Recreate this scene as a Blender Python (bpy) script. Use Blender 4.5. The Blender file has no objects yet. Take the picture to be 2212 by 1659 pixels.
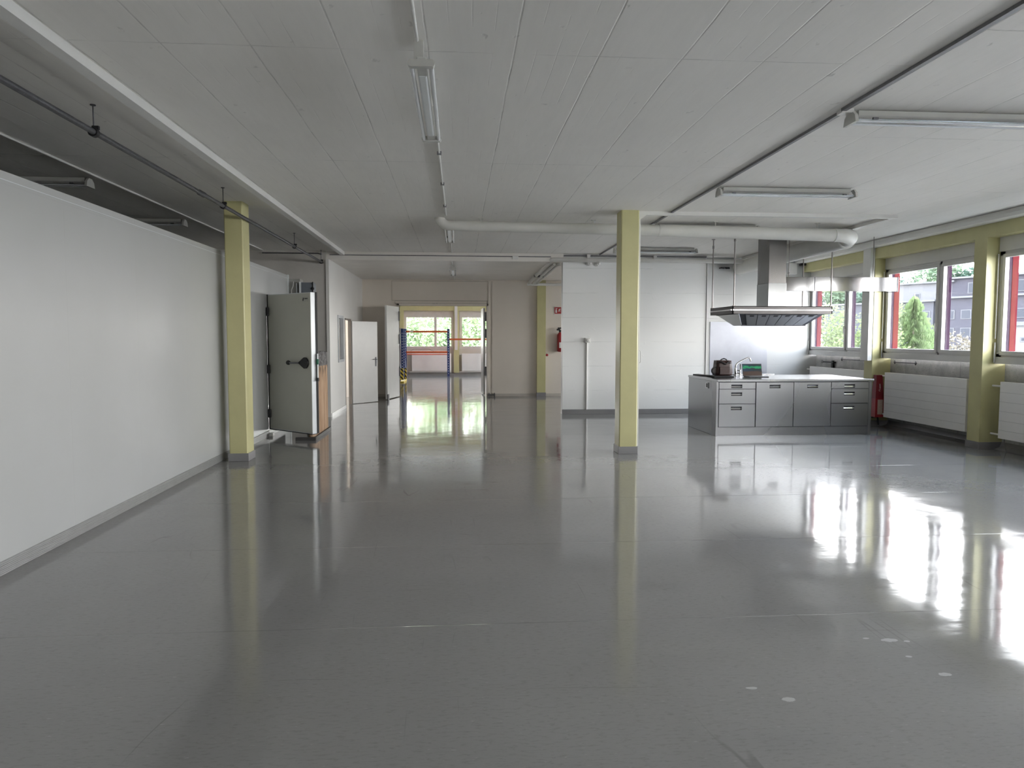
import bpy, bmesh, math, random
from mathutils import Vector, Matrix
random.seed(7)
C = bpy.context.scene.collection
SC = bpy.context.scene
PI = math.pi
# ------------------------------------------------------------------ camera
H = 3.24            # ceiling height of the hall
cam_data = bpy.data.cameras.new('camera')
cam = bpy.data.objects.new('camera', cam_data); C.objects.link(cam)
cam_data.sensor_fit = 'HORIZONTAL'; cam_data.sensor_width = 36.0
cam_data.lens = 1540.0 / 2212.0 * 36.0
cam_data.clip_end = 1000
R = Matrix(((0.997186546, 0.003988746, -0.0748537433),
            (-0.0749549214, 0.0646163115, -0.995091198),
            (0.000867606581, 0.997902211, 0.0647334927)))
cam.matrix_world = Matrix.Translation((0, 0, 1.56)) @ R.to_4x4()
SC.camera = cam
# ------------------------------------------------------------------ render look
vs = SC.view_settings
vs.view_transform = 'Standard'; vs.look = 'None'; vs.gamma = 1.0; vs.use_curve_mapping = False
vs.exposure = 1.55
cy = SC.cycles
cy.use_denoising = True
cy.max_bounces = 10; cy.diffuse_bounces = 6; cy.glossy_bounces = 5
cy.transmission_bounces = 4; cy.transparent_max_bounces = 12
cy.sample_clamp_indirect = 6.0; cy.caustics_reflective = False; cy.caustics_refractive = False
cy.use_adaptive_sampling = True; cy.adaptive_threshold = 0.03
# ------------------------------------------------------------------ overcast sky
SKY = 8.6
w = bpy.data.worlds.new('overcast_sky'); SC.world = w; w.use_nodes = True
nt = w.node_tree; nt.nodes.clear()
o_ = nt.nodes.new('ShaderNodeOutputWorld'); b_ = nt.nodes.new('ShaderNodeBackground')
tc = nt.nodes.new('ShaderNodeTexCoord'); sp = nt.nodes.new('ShaderNodeSeparateXYZ')
cr = nt.nodes.new('ShaderNodeValToRGB')
el = cr.color_ramp.elements       # bright veiled horizon, cooler and darker towards the zenith
el[0].position = 0.0; el[0].color = (1.0, 0.975, 0.955, 1)
el[1].position = 0.85; el[1].color = (0.46, 0.55, 0.70, 1)
for p_, c_ in ((.28, (0.96, 0.97, 0.99, 1)), (.5, (0.74, 0.80, 0.90, 1))):
    e = el.new(p_); e.color = c_
nt.links.new(tc.outputs['Generated'], sp.inputs[0]); nt.links.new(sp.outputs['Z'], cr.inputs[0])
nt.links.new(cr.outputs[0], b_.inputs[0]); b_.inputs[1].default_value = SKY
nt.links.new(b_.outputs[0], o_.inputs[0])

def portal(name, loc, sx, sy, direction):
    l = bpy.data.lights.new(name, 'AREA'); l.shape = 'RECTANGLE'; l.size = sx; l.size_y = sy
    l.cycles.is_portal = True
    ob = bpy.data.objects.new(name, l); C.objects.link(ob); ob.location = loc
    ob.rotation_euler = Vector(direction).to_track_quat('-Z', 'Y').to_euler()
    return ob
PITCH = 2.66
WIN_FAR = [14.76 - PITCH * k for k in range(8)]       # far end (Y) of each window bay in the right wall
for yf in WIN_FAR:
    portal('window_daylight', (7.8, yf - 1.2, 2.05), 2.3, 1.4, (-1, 0, 0))
for xc in (-3.55, -1.2, 1.05, 3.4):
    portal('window_daylight', (xc, 30.3, 1.85), 2.0, 1.3, (0, -1, 0))
portal('window_daylight', (-6.75, 16.6, 1.7), 3.0, 1.8, (1, 0, 0))
for yc in (16.7, 21.3, 24.2, 27.1):  # portals for the unseen side windows added to light the back
    portal('window_daylight', (7.8, yc, 1.9), 2.4, 1.6, (-1, 0, 0))

# ------------------------------------------------------------------ node helpers
class NT:
    def __init__(s, name):
        s.m = bpy.data.materials.new(name); s.m.use_nodes = True
        s.t = s.m.node_tree; s.t.nodes.clear()
        s.out = s.t.nodes.new('ShaderNodeOutputMaterial')
        s.p = s.t.nodes.new('ShaderNodeBsdfPrincipled')
        s.t.links.new(s.p.outputs[0], s.out.inputs[0])
        s._c = None
    def n(s, t, **k):
        nd = s.t.nodes.new(t)
        for a, v in k.items(): setattr(nd, a, v)
        return nd
    def l(s, a, b): s.t.links.new(a, b)
    def coord(s):
        if s._c is None:
            g = s.n('ShaderNodeNewGeometry'); s._c = g.outputs['Position']
        return s._c
    def xyz(s):
        q = s.n('ShaderNodeSeparateXYZ'); s.l(s.coord(), q.inputs[0]); return q.outputs
    def math(s, op, a, b=None, c=None):
        q = s.n('ShaderNodeMath', operation=op)
        for i, v in enumerate((a, b, c)):
            if v is None: continue
            if isinstance(v, (int, float)): q.inputs[i].default_value = v
            else: s.l(v, q.inputs[i])
        return q.outputs[0]
    def noise(s, scale, stretch=(1, 1, 1), detail=3, rough=.5, offset=(0, 0, 0)):
        mp = s.n('ShaderNodeMapping'); mp.inputs['Scale'].default_value = stretch; mp.inputs['Location'].default_value = offset
        s.l(s.coord(), mp.inputs[0])
        q = s.n('ShaderNodeTexNoise'); q.inputs['Scale'].default_value = scale
        q.inputs['Detail'].default_value = detail; q.inputs['Roughness'].default_value = rough
        s.l(mp.outputs[0], q.inputs['Vector']); return q.outputs[0]
    def mix(s, f, a, b):
        q = s.n('ShaderNodeMix', data_type='RGBA')
        if isinstance(f, (int, float)): q.inputs[0].default_value = f
        else: s.l(f, q.inputs[0])
        for i, v in ((6, a), (7, b)):
            if isinstance(v, tuple): q.inputs[i].default_value = (*v[:3], 1)
            else: s.l(v, q.inputs[i])
        return q.outputs[2]
    def ramp(s, v, a, b, lo=0., hi=1.):
        q = s.n('ShaderNodeMapRange'); q.inputs[1].default_value = a; q.inputs[2].default_value = b
        q.inputs[3].default_value = lo; q.inputs[4].default_value = hi; q.clamp = True
        s.l(v, q.inputs[0]); return q.outputs[0]
    def line(s, v, period, offset, half, soft=1.5):
        """1 on a line of half-width `half` every `period`, else 0"""
        a = s.math('SUBTRACT', v, offset); a = s.math('DIVIDE', a, period); a = s.math('FRACT', a)
        a = s.math('SUBTRACT', a, .5); a = s.math('ABSOLUTE', a)
        a = s.math('SUBTRACT', .5, a); a = s.math('MULTIPLY', a, period)
        return s.ramp(a, half * soft, half * .5)
    def bump(s, h, strength=.3, dist=.01, prev=None):
        q = s.n('ShaderNodeBump'); q.inputs['Strength'].default_value = strength; q.inputs['Distance'].default_value = dist
        s.l(h, q.inputs['Height'])
        if prev is not None: s.l(prev, q.inputs['Normal'])
        return q.outputs[0]
    def set(s, **k):
        for a, v in k.items():
            i = s.p.inputs[{'color': 'Base Color', 'rough': 'Roughness', 'metal': 'Metallic', 'normal': 'Normal', 'spec': 'Specular IOR Level',
                            'emit': 'Emission Color', 'es': 'Emission Strength', 'coat': 'Coat Weight', 'aniso': 'Anisotropic', 'coatr': 'Coat Roughness'}[a]]
            if isinstance(v, tuple): i.default_value = (*v[:3], 1)
            elif isinstance(v, (int, float)): i.default_value = v
            else: s.l(v, i)
        return s.m

MATS = {}
def mat(name, color, rough=.5, metal=0., var=.06, scale=6., bump=0., spec=.5, stretch=(1, 1, 1), bdist=.002):
    if name in MATS: return MATS[name]
    s = NT(name)
    nz = s.noise(scale, stretch, 4, .6)
    dark = tuple(c * (1 - var) for c in color); lite = tuple(min(1, c * (1 + var)) for c in color)
    s.set(color=s.mix(s.ramp(nz, .3, .7), dark, lite), rough=rough, metal=metal, spec=spec)
    if bump: s.set(normal=s.bump(s.noise(scale * 8, stretch, 3), bump, bdist))
    MATS[name] = s.m
    return s.m

def m_floor():
    s = NT('grey_linoleum'); x, y, z = s.xyz()
    big = s.noise(.5, (1, 1, 1), 4, .6); med = s.noise(7, (.35, 1, 1), 4, .65); fine = s.noise(75, (.3, 1, 1), 4, .7)
    c = s.mix(s.ramp(big, .3, .7), (.235, .233, .230), (.27, .268, .266))
    c = s.mix(s.math('MULTIPLY', s.ramp(med, .45, .75), .3), c, (.25, .245, .24))
    c = s.mix(s.math('MULTIPLY', s.ramp(fine, .52, .70), .5), c, (.16, .155, .15))
    fl2 = s.noise(90, (.3, 1, 1), 2, .5, (9, 3, 0))
    c = s.mix(s.math('MULTIPLY', s.ramp(fl2, .68, .76), .30), c, (.45, .45, .44))
    sm = s.line(y, 1.5, 5.3, .0035)
    c = s.mix(s.math('MULTIPLY', sm, s.ramp(s.noise(1.3, (1, .2, 1)), .42, .66, .15, .8)), c, (.12, .118, .115))
    # scuffs: thin ridged streaks in two directions
    for (st, off) in (((1.2, .12, 1), (0, 0, 0)), ((.15, 1.1, 1), (5, 2, 0))):
        n_ = s.noise(2.2, st, 2, .4, off); r_ = s.math('ABSOLUTE', s.math('SUBTRACT', n_, .5))
        g_ = s.ramp(s.noise(1.3, (1, 1, 1), 2, .5, off), .56, .66)
        c = s.mix(s.math('MULTIPLY', s.math('MULTIPLY', s.ramp(r_, .0035, .001), g_), .45), c, (.12, .115, .11))
    # paint blots left on the covering
    for (px, py, rx, ry) in ((2.22, 3.44, .05, .022), (2.30, 3.42, .02, .012), (2.11, 3.47, .02, .01), (2.25, 3.06, .035, .02), (2.2, 3.25, .018, .012), (1.42, 2.89, .035, .02), (1.30, 3.0, .03, .012)):
        a = s.math('POWER', s.math('DIVIDE', s.math('SUBTRACT', x, px), rx), 2.0)
        b = s.math('POWER', s.math('DIVIDE', s.math('SUBTRACT', y, py), ry), 2.0)
        d = s.math('ADD', s.math('ADD', a, b), s.math('MULTIPLY', s.noise(40, (1, 1, 1), 2), 1.4))
        c = s.mix(s.ramp(d, 1.55, 1.4), c, (.42, .42, .42))
    rr = s.ramp(s.noise(3.2, (.5, 1, 1), 4, .6, (4, 4, 0)), .3, .75, .05, .13)
    wav = s.noise(2.1, (1, 1, 1), 2, .45, (3, 1, 0))
    rip = s.noise(11, (.45, 1, 1), 3, .5)
    nb = s.bump(wav, .10, .02); nb = s.bump(rip, .10, .004, nb); nb = s.bump(sm, .3, -.002, nb)
    return s.set(color=c, rough=rr, spec=.58, normal=nb, coat=.06, coatr=.04)

def m_ceiling(base=(.88, .86, .82)):
    s = NT('painted_board_marked_concrete'); x, y, z = s.xyz()
    wob = s.noise(.9, (1, 1, 1), 3, .6); wx = s.math('ADD', x, s.math('MULTIPLY', s.math('SUBTRACT', wob, .5), .035))
    wy = s.math('ADD', y, s.math('MULTIPLY', s.math('SUBTRACT', s.noise(1.4, (1, 1, 1), 4, .6, (3, 0, 0)), .5), .04))
    lx = s.line(wx, .508, .335, .0045); right = s.math('GREATER_THAN', x, 2.87)
    fin = s.line(wx, .127, .335, .0022)
    la = s.line(wy, 2.67, 4.33, .005); lb = s.line(wy, 2.05, 5.85, .005)
    lc = s.math('ADD', s.math('MULTIPLY', la, s.math('SUBTRACT', 1., right)), s.math('MULTIPLY', lb, right))
    brk = s.ramp(s.noise(2.2, (1, 1, 1), 4, .6, (7, 1, 0)), .38, .62)
    brk2 = s.ramp(s.noise(1.6, (1, 1, 1), 4, .7, (1, 9, 0)), .5, .62)
    lines = s.math('MAXIMUM', s.math('MULTIPLY', lx, s.math('MAXIMUM', brk, .35)), s.math('MAXIMUM', s.math('MULTIPLY', lc, brk), s.math('MULTIPLY', s.math('MULTIPLY', fin, brk2), .35)))
    big = s.noise(.7, (1, .4, 1), 4, .6); grain = s.noise(26, (1, .12, 1), 4, .6)
    pit = s.ramp(s.noise(9, (1, .8, 1), 3, .5, (2, 2, 0)), .70, .76)
    c = s.mix(s.ramp(big, .3, .7), tuple(v * .94 for v in base), tuple(v * 1.04 for v in base))
    c = s.mix(s.math('MULTIPLY', s.ramp(grain, .4, .7), .10), c, tuple(v * .75 for v in base))
    c = s.mix(s.math('MULTIPLY', lines, .5), c, tuple(v * .45 for v in base))
    c = s.mix(s.math('MULTIPLY', pit, .35), c, tuple(v * .5 for v in base))
    h1 = s.math('SUBTRACT', s.math('MULTIPLY', grain, .12), lines); h1 = s.math('SUBTRACT', h1, s.math('MULTIPLY', pit, .5))
    return s.set(color=c, rough=.75, spec=.2, normal=s.bump(h1, .55, .006))

def m_kitchen_wall(k=1.):
    s = NT('white_painted_board_concrete'); x, y, z = s.xyz()
    wz = s.math('ADD', z, s.math('MULTIPLY', s.math('SUBTRACT', s.noise(3, (1, 1, 1), 4), .5), .02))
    lz = s.line(wz, .495, .485, .004); brk = s.ramp(s.noise(2.6, (1, 1, .3), 4, .6), .42, .6)
    pim = s.ramp(s.noise(9, (1, 1, 1), 3), .66, .74)
    l_ = s.math('MULTIPLY', lz, brk); gr = s.noise(30, (.3, 1, 1), 3)
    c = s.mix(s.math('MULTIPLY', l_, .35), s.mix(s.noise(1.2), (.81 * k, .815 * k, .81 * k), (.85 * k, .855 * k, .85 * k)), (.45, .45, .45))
    hh = s.math('ADD', s.math('SUBTRACT', s.math('MULTIPLY', gr, .1), l_), s.math('MULTIPLY', pim, .6))
    return s.set(color=c, rough=.42, spec=.4, normal=s.bump(hh, .5, .004))

def m_partition():
    s = NT('white_enamelled_cold_room_panel'); x, y, z = s.xyz()
    l_ = s.line(y, 1.2, 6.95, .003); top = s.line(z, 10., 2.575, .002)
    l2 = s.math('MAXIMUM', l_, top)
    c = s.mix(s.math('MULTIPLY', l2, .25), s.mix(s.ramp(s.noise(1.1, (1, 1, 1), 4), .3, .7), (.455, .465, .465), (.485, .495, .50)), (.4, .4, .4))
    sp = s.ramp(s.noise(4.5, (1, 1, 1), 3, .5, (1, 2, 3)), .73, .78)
    c = s.mix(s.math('MULTIPLY', sp, .25), c, (.4, .39, .37))
    return s.set(color=c, rough=.30, spec=.5, normal=s.bump(s.math('ADD', s.math('MULTIPLY', l2, -1.), s.math('MULTIPLY', s.noise(1.3), .8)), .15, .006))

def m_steel(name='brushed_stainless_steel', base=(.52, .52, .52), r0=.22, r1=.42, st=(1, 1, .05), dents=0.):
    s = NT(name)
    br = s.noise(60, st, 3, .6); cl = s.noise(.9, (1, 1, .4), 0, .3, (2, 1, 5))
    c = s.mix(s.ramp(cl, .3, .7), tuple(v * .94 for v in base), tuple(v * 1.05 for v in base))
    r = s.math('ADD', s.ramp(cl, .3, .7, r0, r1), s.math('MULTIPLY', s.math('SUBTRACT', br, .5), .02))
    return s.set(color=c, rough=s.ramp(cl, .3, .7, r0, r1), metal=1.)

def m_glass():
    s = NT('window_glass')
    g = s.n('ShaderNodeNewGeometry'); dp = s.n('ShaderNodeVectorMath', operation='DOT_PRODUCT')
    s.l(g.outputs['Normal'], dp.inputs[0]); s.l(g.outputs['Incoming'], dp.inputs[1])
    k = s.math('POWER', s.math('SUBTRACT', 1., s.math('ABSOLUTE', dp.outputs['Value'])), 5.)
    fr = s.math('MULTIPLY_ADD', k, .95, .04)
    gl = s.n('ShaderNodeBsdfGlossy'); gl.inputs['Roughness'].default_value = .02
    tr = s.n('ShaderNodeBsdfTransparent'); tr.inputs[0].default_value = (.95, .955, .95, 1)
    mx = s.n('ShaderNodeMixShader'); s.l(fr, mx.inputs[0]); s.l(tr.outputs[0], mx.inputs[1]); s.l(gl.outputs[0], mx.inputs[2])
    s.l(mx.outputs[0], s.out.inputs[0]); s.t.nodes.remove(s.p); return s.m

def m_leaf(name, a, b, sc=1.2):
    s = NT(name)
    c = s.mix(s.ramp(s.noise(sc, (1, 1, 1), 3), .3, .7), a, b)
    s.set(color=c, rough=.8, spec=0.)
    tl = s.n('ShaderNodeBsdfTranslucent'); s.l(c, tl.inputs[0])
    mx = s.n('ShaderNodeMixShader'); mx.inputs[0].default_value = .35
    s.l(s.p.outputs[0], mx.inputs[1]); s.l(tl.outputs[0], mx.inputs[2]); s.l(mx.outputs[0], s.out.inputs[0]); return s.m

def m_concrete():
    s = NT('bare_concrete_parapet'); x, y, z = s.xyz()
    n1 = s.noise(6, (1, 1, 1), 5, .65); n2 = s.noise(45, (1, 1, 1), 3); l_ = s.line(y, 1.33, 11.66, .006)
    c = s.mix(s.ramp(n1, .3, .7), (.36, .36, .36), (.52, .52, .51)); c = s.mix(s.math('MULTIPLY', s.ramp(n2, .55, .7), .5), c, (.25, .25, .25))
    c = s.mix(s.math('MULTIPLY', l_, .6), c, (.2, .2, .2))
    return s.set(color=c, rough=.9, spec=.2, normal=s.bump(n2, .4, .006))

def m_ribs():
    s = NT('brown_raw_wood'); x, y, z = s.xyz()
    g = s.noise(9, (1, 3, .15), 4, .6); c = s.mix(s.ramp(g, .3, .7), (.36, .22, .13), (.62, .44, .30))
    dark_top = s.math('MULTIPLY', s.ramp(z, .85, 1.08), s.ramp(s.noise(5, (1, 1.5, .4), 3, .5, (0, 4, 0)), .48, .58))  # dark patches towards the top of the ribs
    c = s.mix(dark_top, c, (.05, .035, .03))
    return s.set(color=c, rough=.7, normal=s.bump(g, .2, .004))

def m_screen():
    s = NT('laptop_screen_with_aurora_picture'); t = s.n('ShaderNodeTexCoord'); s._c = t.outputs['Generated']
    q = s.n('ShaderNodeSeparateXYZ'); s.l(s._c, q.inputs[0]); x, z = q.outputs[0], q.outputs[2]
    n1 = s.noise(3.5, (1, .1, 1.6), 3); band = s.math('ABSOLUTE', s.math('SUBTRACT', s.math('ADD', z, s.math('MULTIPLY', n1, .6)), 1.02))
    c = s.mix(s.ramp(band, .13, .02), s.mix(s.ramp(x, .0, .6), (.02, .06, .12), (.01, .03, .04)), (.02, .42, .16))
    c = s.mix(s.ramp(s.math('ADD', z, s.math('MULTIPLY', n1, .25)), .52, .46), c, (.09, .05, .035))
    return s.set(color=(.01, .01, .01), rough=.2, emit=c, es=.22)

def m_stripes():
    s = NT('yellow_black_warning_stripes'); x, y, z = s.xyz()
    a = s.math('FRACT', s.math('MULTIPLY', s.math('ADD', s.math('ADD', x, y), z), 7.))
    return s.set(color=s.mix(s.math('GREATER_THAN', a, .5), (.75, .55, .05), (.02, .02, .02)), rough=.5)

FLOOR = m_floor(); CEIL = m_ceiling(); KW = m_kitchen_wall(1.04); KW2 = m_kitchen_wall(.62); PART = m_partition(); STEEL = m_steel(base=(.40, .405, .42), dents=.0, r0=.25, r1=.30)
STEEL_TOP = m_steel('worn_stainless_worktop', (.46, .465, .48), .20, .28, (.08, 1, 1)); HOODM = m_steel('hood_stainless_steel', (.22, .213, .21), .24, .30); RIMM = m_steel('dull_rim_steel', (.105, .10, .10), .38, .46); BULK = m_steel('polished_air_box_steel', (.26, .26, .265), .10, .16)
CHIM = m_steel('reflection_lightened_sleeve', (.28, .285, .29), .2, .26); GLASS = m_glass(); CONC = m_concrete(); RIBS = m_ribs(); SCREEN = m_screen(); STRIPE = m_stripes()  # sleeve steel lightened to carry the window reflection
WALLW = mat('white_painted_wall', (.76, .75, .73), .5, 0, .03, 1.5, .08, .35)
WALLB = mat('cream_painted_wall', (.76, .70, .63), .45, 0, .03, 1.2, .08, .4)
WALLG = mat('grey_unpainted_wall', (.57, .55, .52), .8, 0, .08, 2, .2, .2)
YEL = mat('pale_yellow_gloss_paint', (.57, .54, .29), .38, 0, .05, 3, .12, .4)
WHITE = mat('white_lacquer', (.72, .715, .70), .32, 0, .03, 3)
TRUNK = mat('white_plastic_trunking', (.74, .735, .71), .4, 0, .03, 3)
DUCTM = mat('off_white_painted_duct', (.66, .655, .62), .5, 0, .05, 2)
FRAME = mat('grey_white_window_frame', (.66, .65, .645), .35, 0, .03, 3)
RAD = mat('white_radiator_enamel', (.86, .845, .825), .4, 0, .03, 2)
COVE = mat('grey_lino_skirting', (.25, .245, .25), .3, 0, .06, 5)
ALU = mat('ribbed_aluminium_skirting', (.5, .5, .5), .4, .6, .05, 8)
PIPE = mat('dark_grey_steel_pipe', (.13, .13, .14), .45, .6, .2, 30)
GALV = mat('grey_galvanised_rail', (.22, .22, .23), .45, .5, .12, 20)
ROD = mat('steel_rod', (.30, .28, .27), .35, .8, .1, 10)
BLACK = mat('black_plastic', (.018, .018, .02), .4, 0, .1, 8)
RUBBER = mat('black_rubber_seal', (.012, .012, .012), .6, 0, .1, 8)
COLD = mat('grey_green_door_enamel', (.54, .54, .48), .36, 0, .03, 2)
EDGE = mat('pale_aluminium_edge', (.72, .75, .77), .35, .15, .03, 4)
TUBE = mat('frosted_lamp_tube', (.80, .82, .84), .15, 0, .01, 4)
REFL = mat('polished_lamp_reflector', (.80, .80, .82), .18, 1., .03, 5, stretch=(.1, 1, 1))
LAMPM = mat('grey_white_lamp_body', (.55, .55, .52), .4, 0, .03, 5)
RED = mat('red_enamel', (.36, .022, .028), .35, 0, .1, 8)
REDX = mat('red_exterior_frame', (.105, .018, .024), .7, 0, .08, 8, spec=0.)
SIGNR = mat('red_sign_face', (.40, .03, .03), .4, 0, .05, 8)
SIGNW = mat('white_sign_print', (.8, .8, .78), .5, 0, .02, 8)
LABELM = mat('cream_paper_label', (.55, .42, .36), .6, 0, .1, 60)
BLUE = mat('dark_blue_rack_paint', (.025, .045, .17), .4, 0, .08, 8)
ORANGE = mat('orange_rack_paint', (.62, .13, .045), .45, 0, .08, 8)
LEATH = mat('dark_brown_leather', (.034, .013, .011), .42, 0, .3, 12, .3)
STRAP = mat('black_webbing', (.012, .011, .013), .6, 0, .1, 30)
CHROME = mat('chrome', (.62, .62, .62), .12, 1., .03, 5)
VIOLET = mat('violet_dark_frame', (.035, .018, .035), .7, 0, .05, 5, spec=0.)
FILTER = m_steel('greasy_filter_steel', (.36, .36, .37), .3, .5)
DARKS = mat('dark_hood_lining', (.06, .06, .07), .35, .7, .1, 6)
SPLASH = mat('brushed_splashback_steel', (.36, .37, .41), .42, .75, .10, 1.6)
GREEN = mat('green_plastic', (.02, .16, .09), .4)
ROUGHC = mat('rough_broken_mortar', (.30, .29, .29), .95, 0, .45, 22, .9, .1, bdist=.02)
BAKE = mat('dark_base_rail', (.05, .048, .048), .5)
WOODR = WHITE

# ------------------------------------------------------------------ mesh builder
class MB:
    def __init__(s): s.v = []; s.f = []; s.smooth = []
    def add(s, vs, fs, smooth=False):
        o = len(s.v); s.v += [tuple(v) for v in vs]
        for q in fs: s.f.append(tuple(i + o for i in q)); s.smooth.append(smooth)
        return s
    def box(s, x0, x1, y0, y1, z0, z1, b=0.):
        if b:
            bm = bmesh.new(); bmesh.ops.create_cube(bm, size=1)
            for v in bm.verts:
                v.co.x = x0 if v.co.x < 0 else x1; v.co.y = y0 if v.co.y < 0 else y1; v.co.z = z0 if v.co.z < 0 else z1
            bmesh.ops.bevel(bm, geom=bm.edges[:], offset=b, segments=2, profile=.5, affect='EDGES')
            s.bm(bm); return s
        v = [(x, y, z) for x in (x0, x1) for y in (y0, y1) for z in (z0, z1)]
        return s.add(v, [(0, 1, 3, 2), (4, 6, 7, 5), (0, 4, 5, 1), (2, 3, 7, 6), (0, 2, 6, 4), (1, 5, 7, 3)])
    def bm(s, bm, smooth=False):
        bm.verts.index_update()
        s.add([v.co.copy() for v in bm.verts], [[v.index for v in f.verts] for f in bm.faces], smooth); bm.free(); return s
    def obox(s, c, u, w, n, lu, lw, ln):
        """box with corner frame: origin c, unit axes u,w,n and extents (lo,hi) on each"""
        c, u, w, n = (Vector(q) for q in (c, u, w, n)); v = []
        for a in lu:
            for b in lw:
                for d in ln: v.append(c + u * a + w * b + n * d)
        return s.add(v, [(0, 1, 3, 2), (4, 6, 7, 5), (0, 4, 5, 1), (2, 3, 7, 6), (0, 2, 6, 4), (1, 5, 7, 3)])
    def prism(s, poly, axis, a, b):
        """poly of 2-D points extruded along axis from a to b"""
        n = len(poly); mk = {'x': lambda p, t: (t, p[0], p[1]), 'y': lambda p, t: (p[0], t, p[1]), 'z': lambda p, t: (p[0], p[1], t)}[axis]
        v = [mk(p, a) for p in poly] + [mk(p, b) for p in poly]
        return s.add(v, [tuple(range(n))[::-1], tuple(range(n, 2 * n))] + [(i, (i + 1) % n, n + (i + 1) % n, n + i) for i in range(n)])
    def tube(s, path, r, seg=12, caps=True):
        path = [Vector(p) for p in path]; n = len(path); rs = r if isinstance(r, (list, tuple)) else [r] * n
        vs = []; ref = None
        for i, p in enumerate(path):
            d = (path[min(i + 1, n - 1)] - path[max(i - 1, 0)]).normalized()
            if ref is None: ref = Vector((0, 0, 1)) if abs(d.z) < .9 else Vector((1, 0, 0))
            u = (ref - d * ref.dot(d)).normalized(); ref = u; w_ = d.cross(u)
            for k in range(seg):
                a = 2 * PI * k / seg; vs.append(p + (u * math.cos(a) + w_ * math.sin(a)) * rs[i])
        fs = [(i * seg + k, i * seg + (k + 1) % seg, (i + 1) * seg + (k + 1) % seg, (i + 1) * seg + k) for i in range(n - 1) for k in range(seg)]
        s.add(vs, fs, True)
        if caps: s.add(vs[:seg], [tuple(range(seg))[::-1]]); s.add(vs[-seg:], [tuple(range(seg))])
        return s
    def lathe(s, prof, c, seg=20, axis='z'):
        vs = []; c = Vector(c)
        for (r, h) in prof:
            for k in range(seg):
                a = 2 * PI * k / seg; p = {'z': (r * math.cos(a), r * math.sin(a), h), 'y': (r * math.cos(a), h, r * math.sin(a)), 'x': (h, r * math.cos(a), r * math.sin(a))}[axis]
                vs.append(c + Vector(p))
        n = len(prof)
        fs = [(i * seg + k, i * seg + (k + 1) % seg, (i + 1) * seg + (k + 1) % seg, (i + 1) * seg + k) for i in range(n - 1) for k in range(seg)]
        s.add(vs, fs, True); s.add(vs[:seg], [tuple(range(seg))]); s.add(vs[-seg:], [tuple(range(seg))]); return s
    def build(s, name, m, parent=None, **tags):
        me = bpy.data.meshes.new(name)
        vs = [Vector(v) for v in s.v]
        if parent is not None:
            org = wloc(parent)
        else:
            lo = [min(v[i] for v in vs) for i in range(3)]; hi = [max(v[i] for v in vs) for i in range(3)]
            org = Vector(((lo[0] + hi[0]) / 2, (lo[1] + hi[1]) / 2, lo[2]))
        me.from_pydata([tuple(v - org) for v in vs], [], s.f)
        me.polygons.foreach_set('use_smooth', s.smooth); me.update()
        bm = bmesh.new(); bm.from_mesh(me); bmesh.ops.recalc_face_normals(bm, faces=bm.faces[:]) if len(s.f) < 5000 else None
        bm.to_mesh(me); bm.free()
        ob = bpy.data.objects.new(name, me); C.objects.link(ob); me.materials.append(m)
        if parent is not None: ob.parent = parent
        else: ob.location = org
        tag(ob, **tags); return ob

def wloc(o):
    p = Vector(o.location)
    while o.parent: o = o.parent; p = p + Vector(o.location)
    return p
def tag(o, label=None, cat=None, group=None, kind=None):
    if label: o['label'] = label
    if cat: o['category'] = cat
    if group: o['group'] = group
    if kind: o['kind'] = kind
    return o
def thing(name, loc, label=None, cat=None, group=None, kind=None):
    o = bpy.data.objects.new(name, None); C.objects.link(o); o.location = loc; o.empty_display_size = .1
    return tag(o, label, cat, group, kind)
def copy_tree(o, parent=None):
    c = o.copy(); C.objects.link(c); c.parent = parent
    for ch in [q for q in bpy.data.objects if q.parent == o]: copy_tree(ch, c)
    return c
def cyl(p0, p1, r, seg=12): return MB().tube([p0, p1], r, seg)
def arc(c, r, a0, a1, n, fa, fb):
    """points on an arc about c in the plane of unit vectors fa, fb"""
    c, fa, fb = Vector(c), Vector(fa), Vector(fb)
    return [c + fa * r * math.cos(a0 + (a1 - a0) * i / n) + fb * r * math.sin(a0 + (a1 - a0) * i / n) for i in range(n + 1)]
ST = 'structure'

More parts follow.
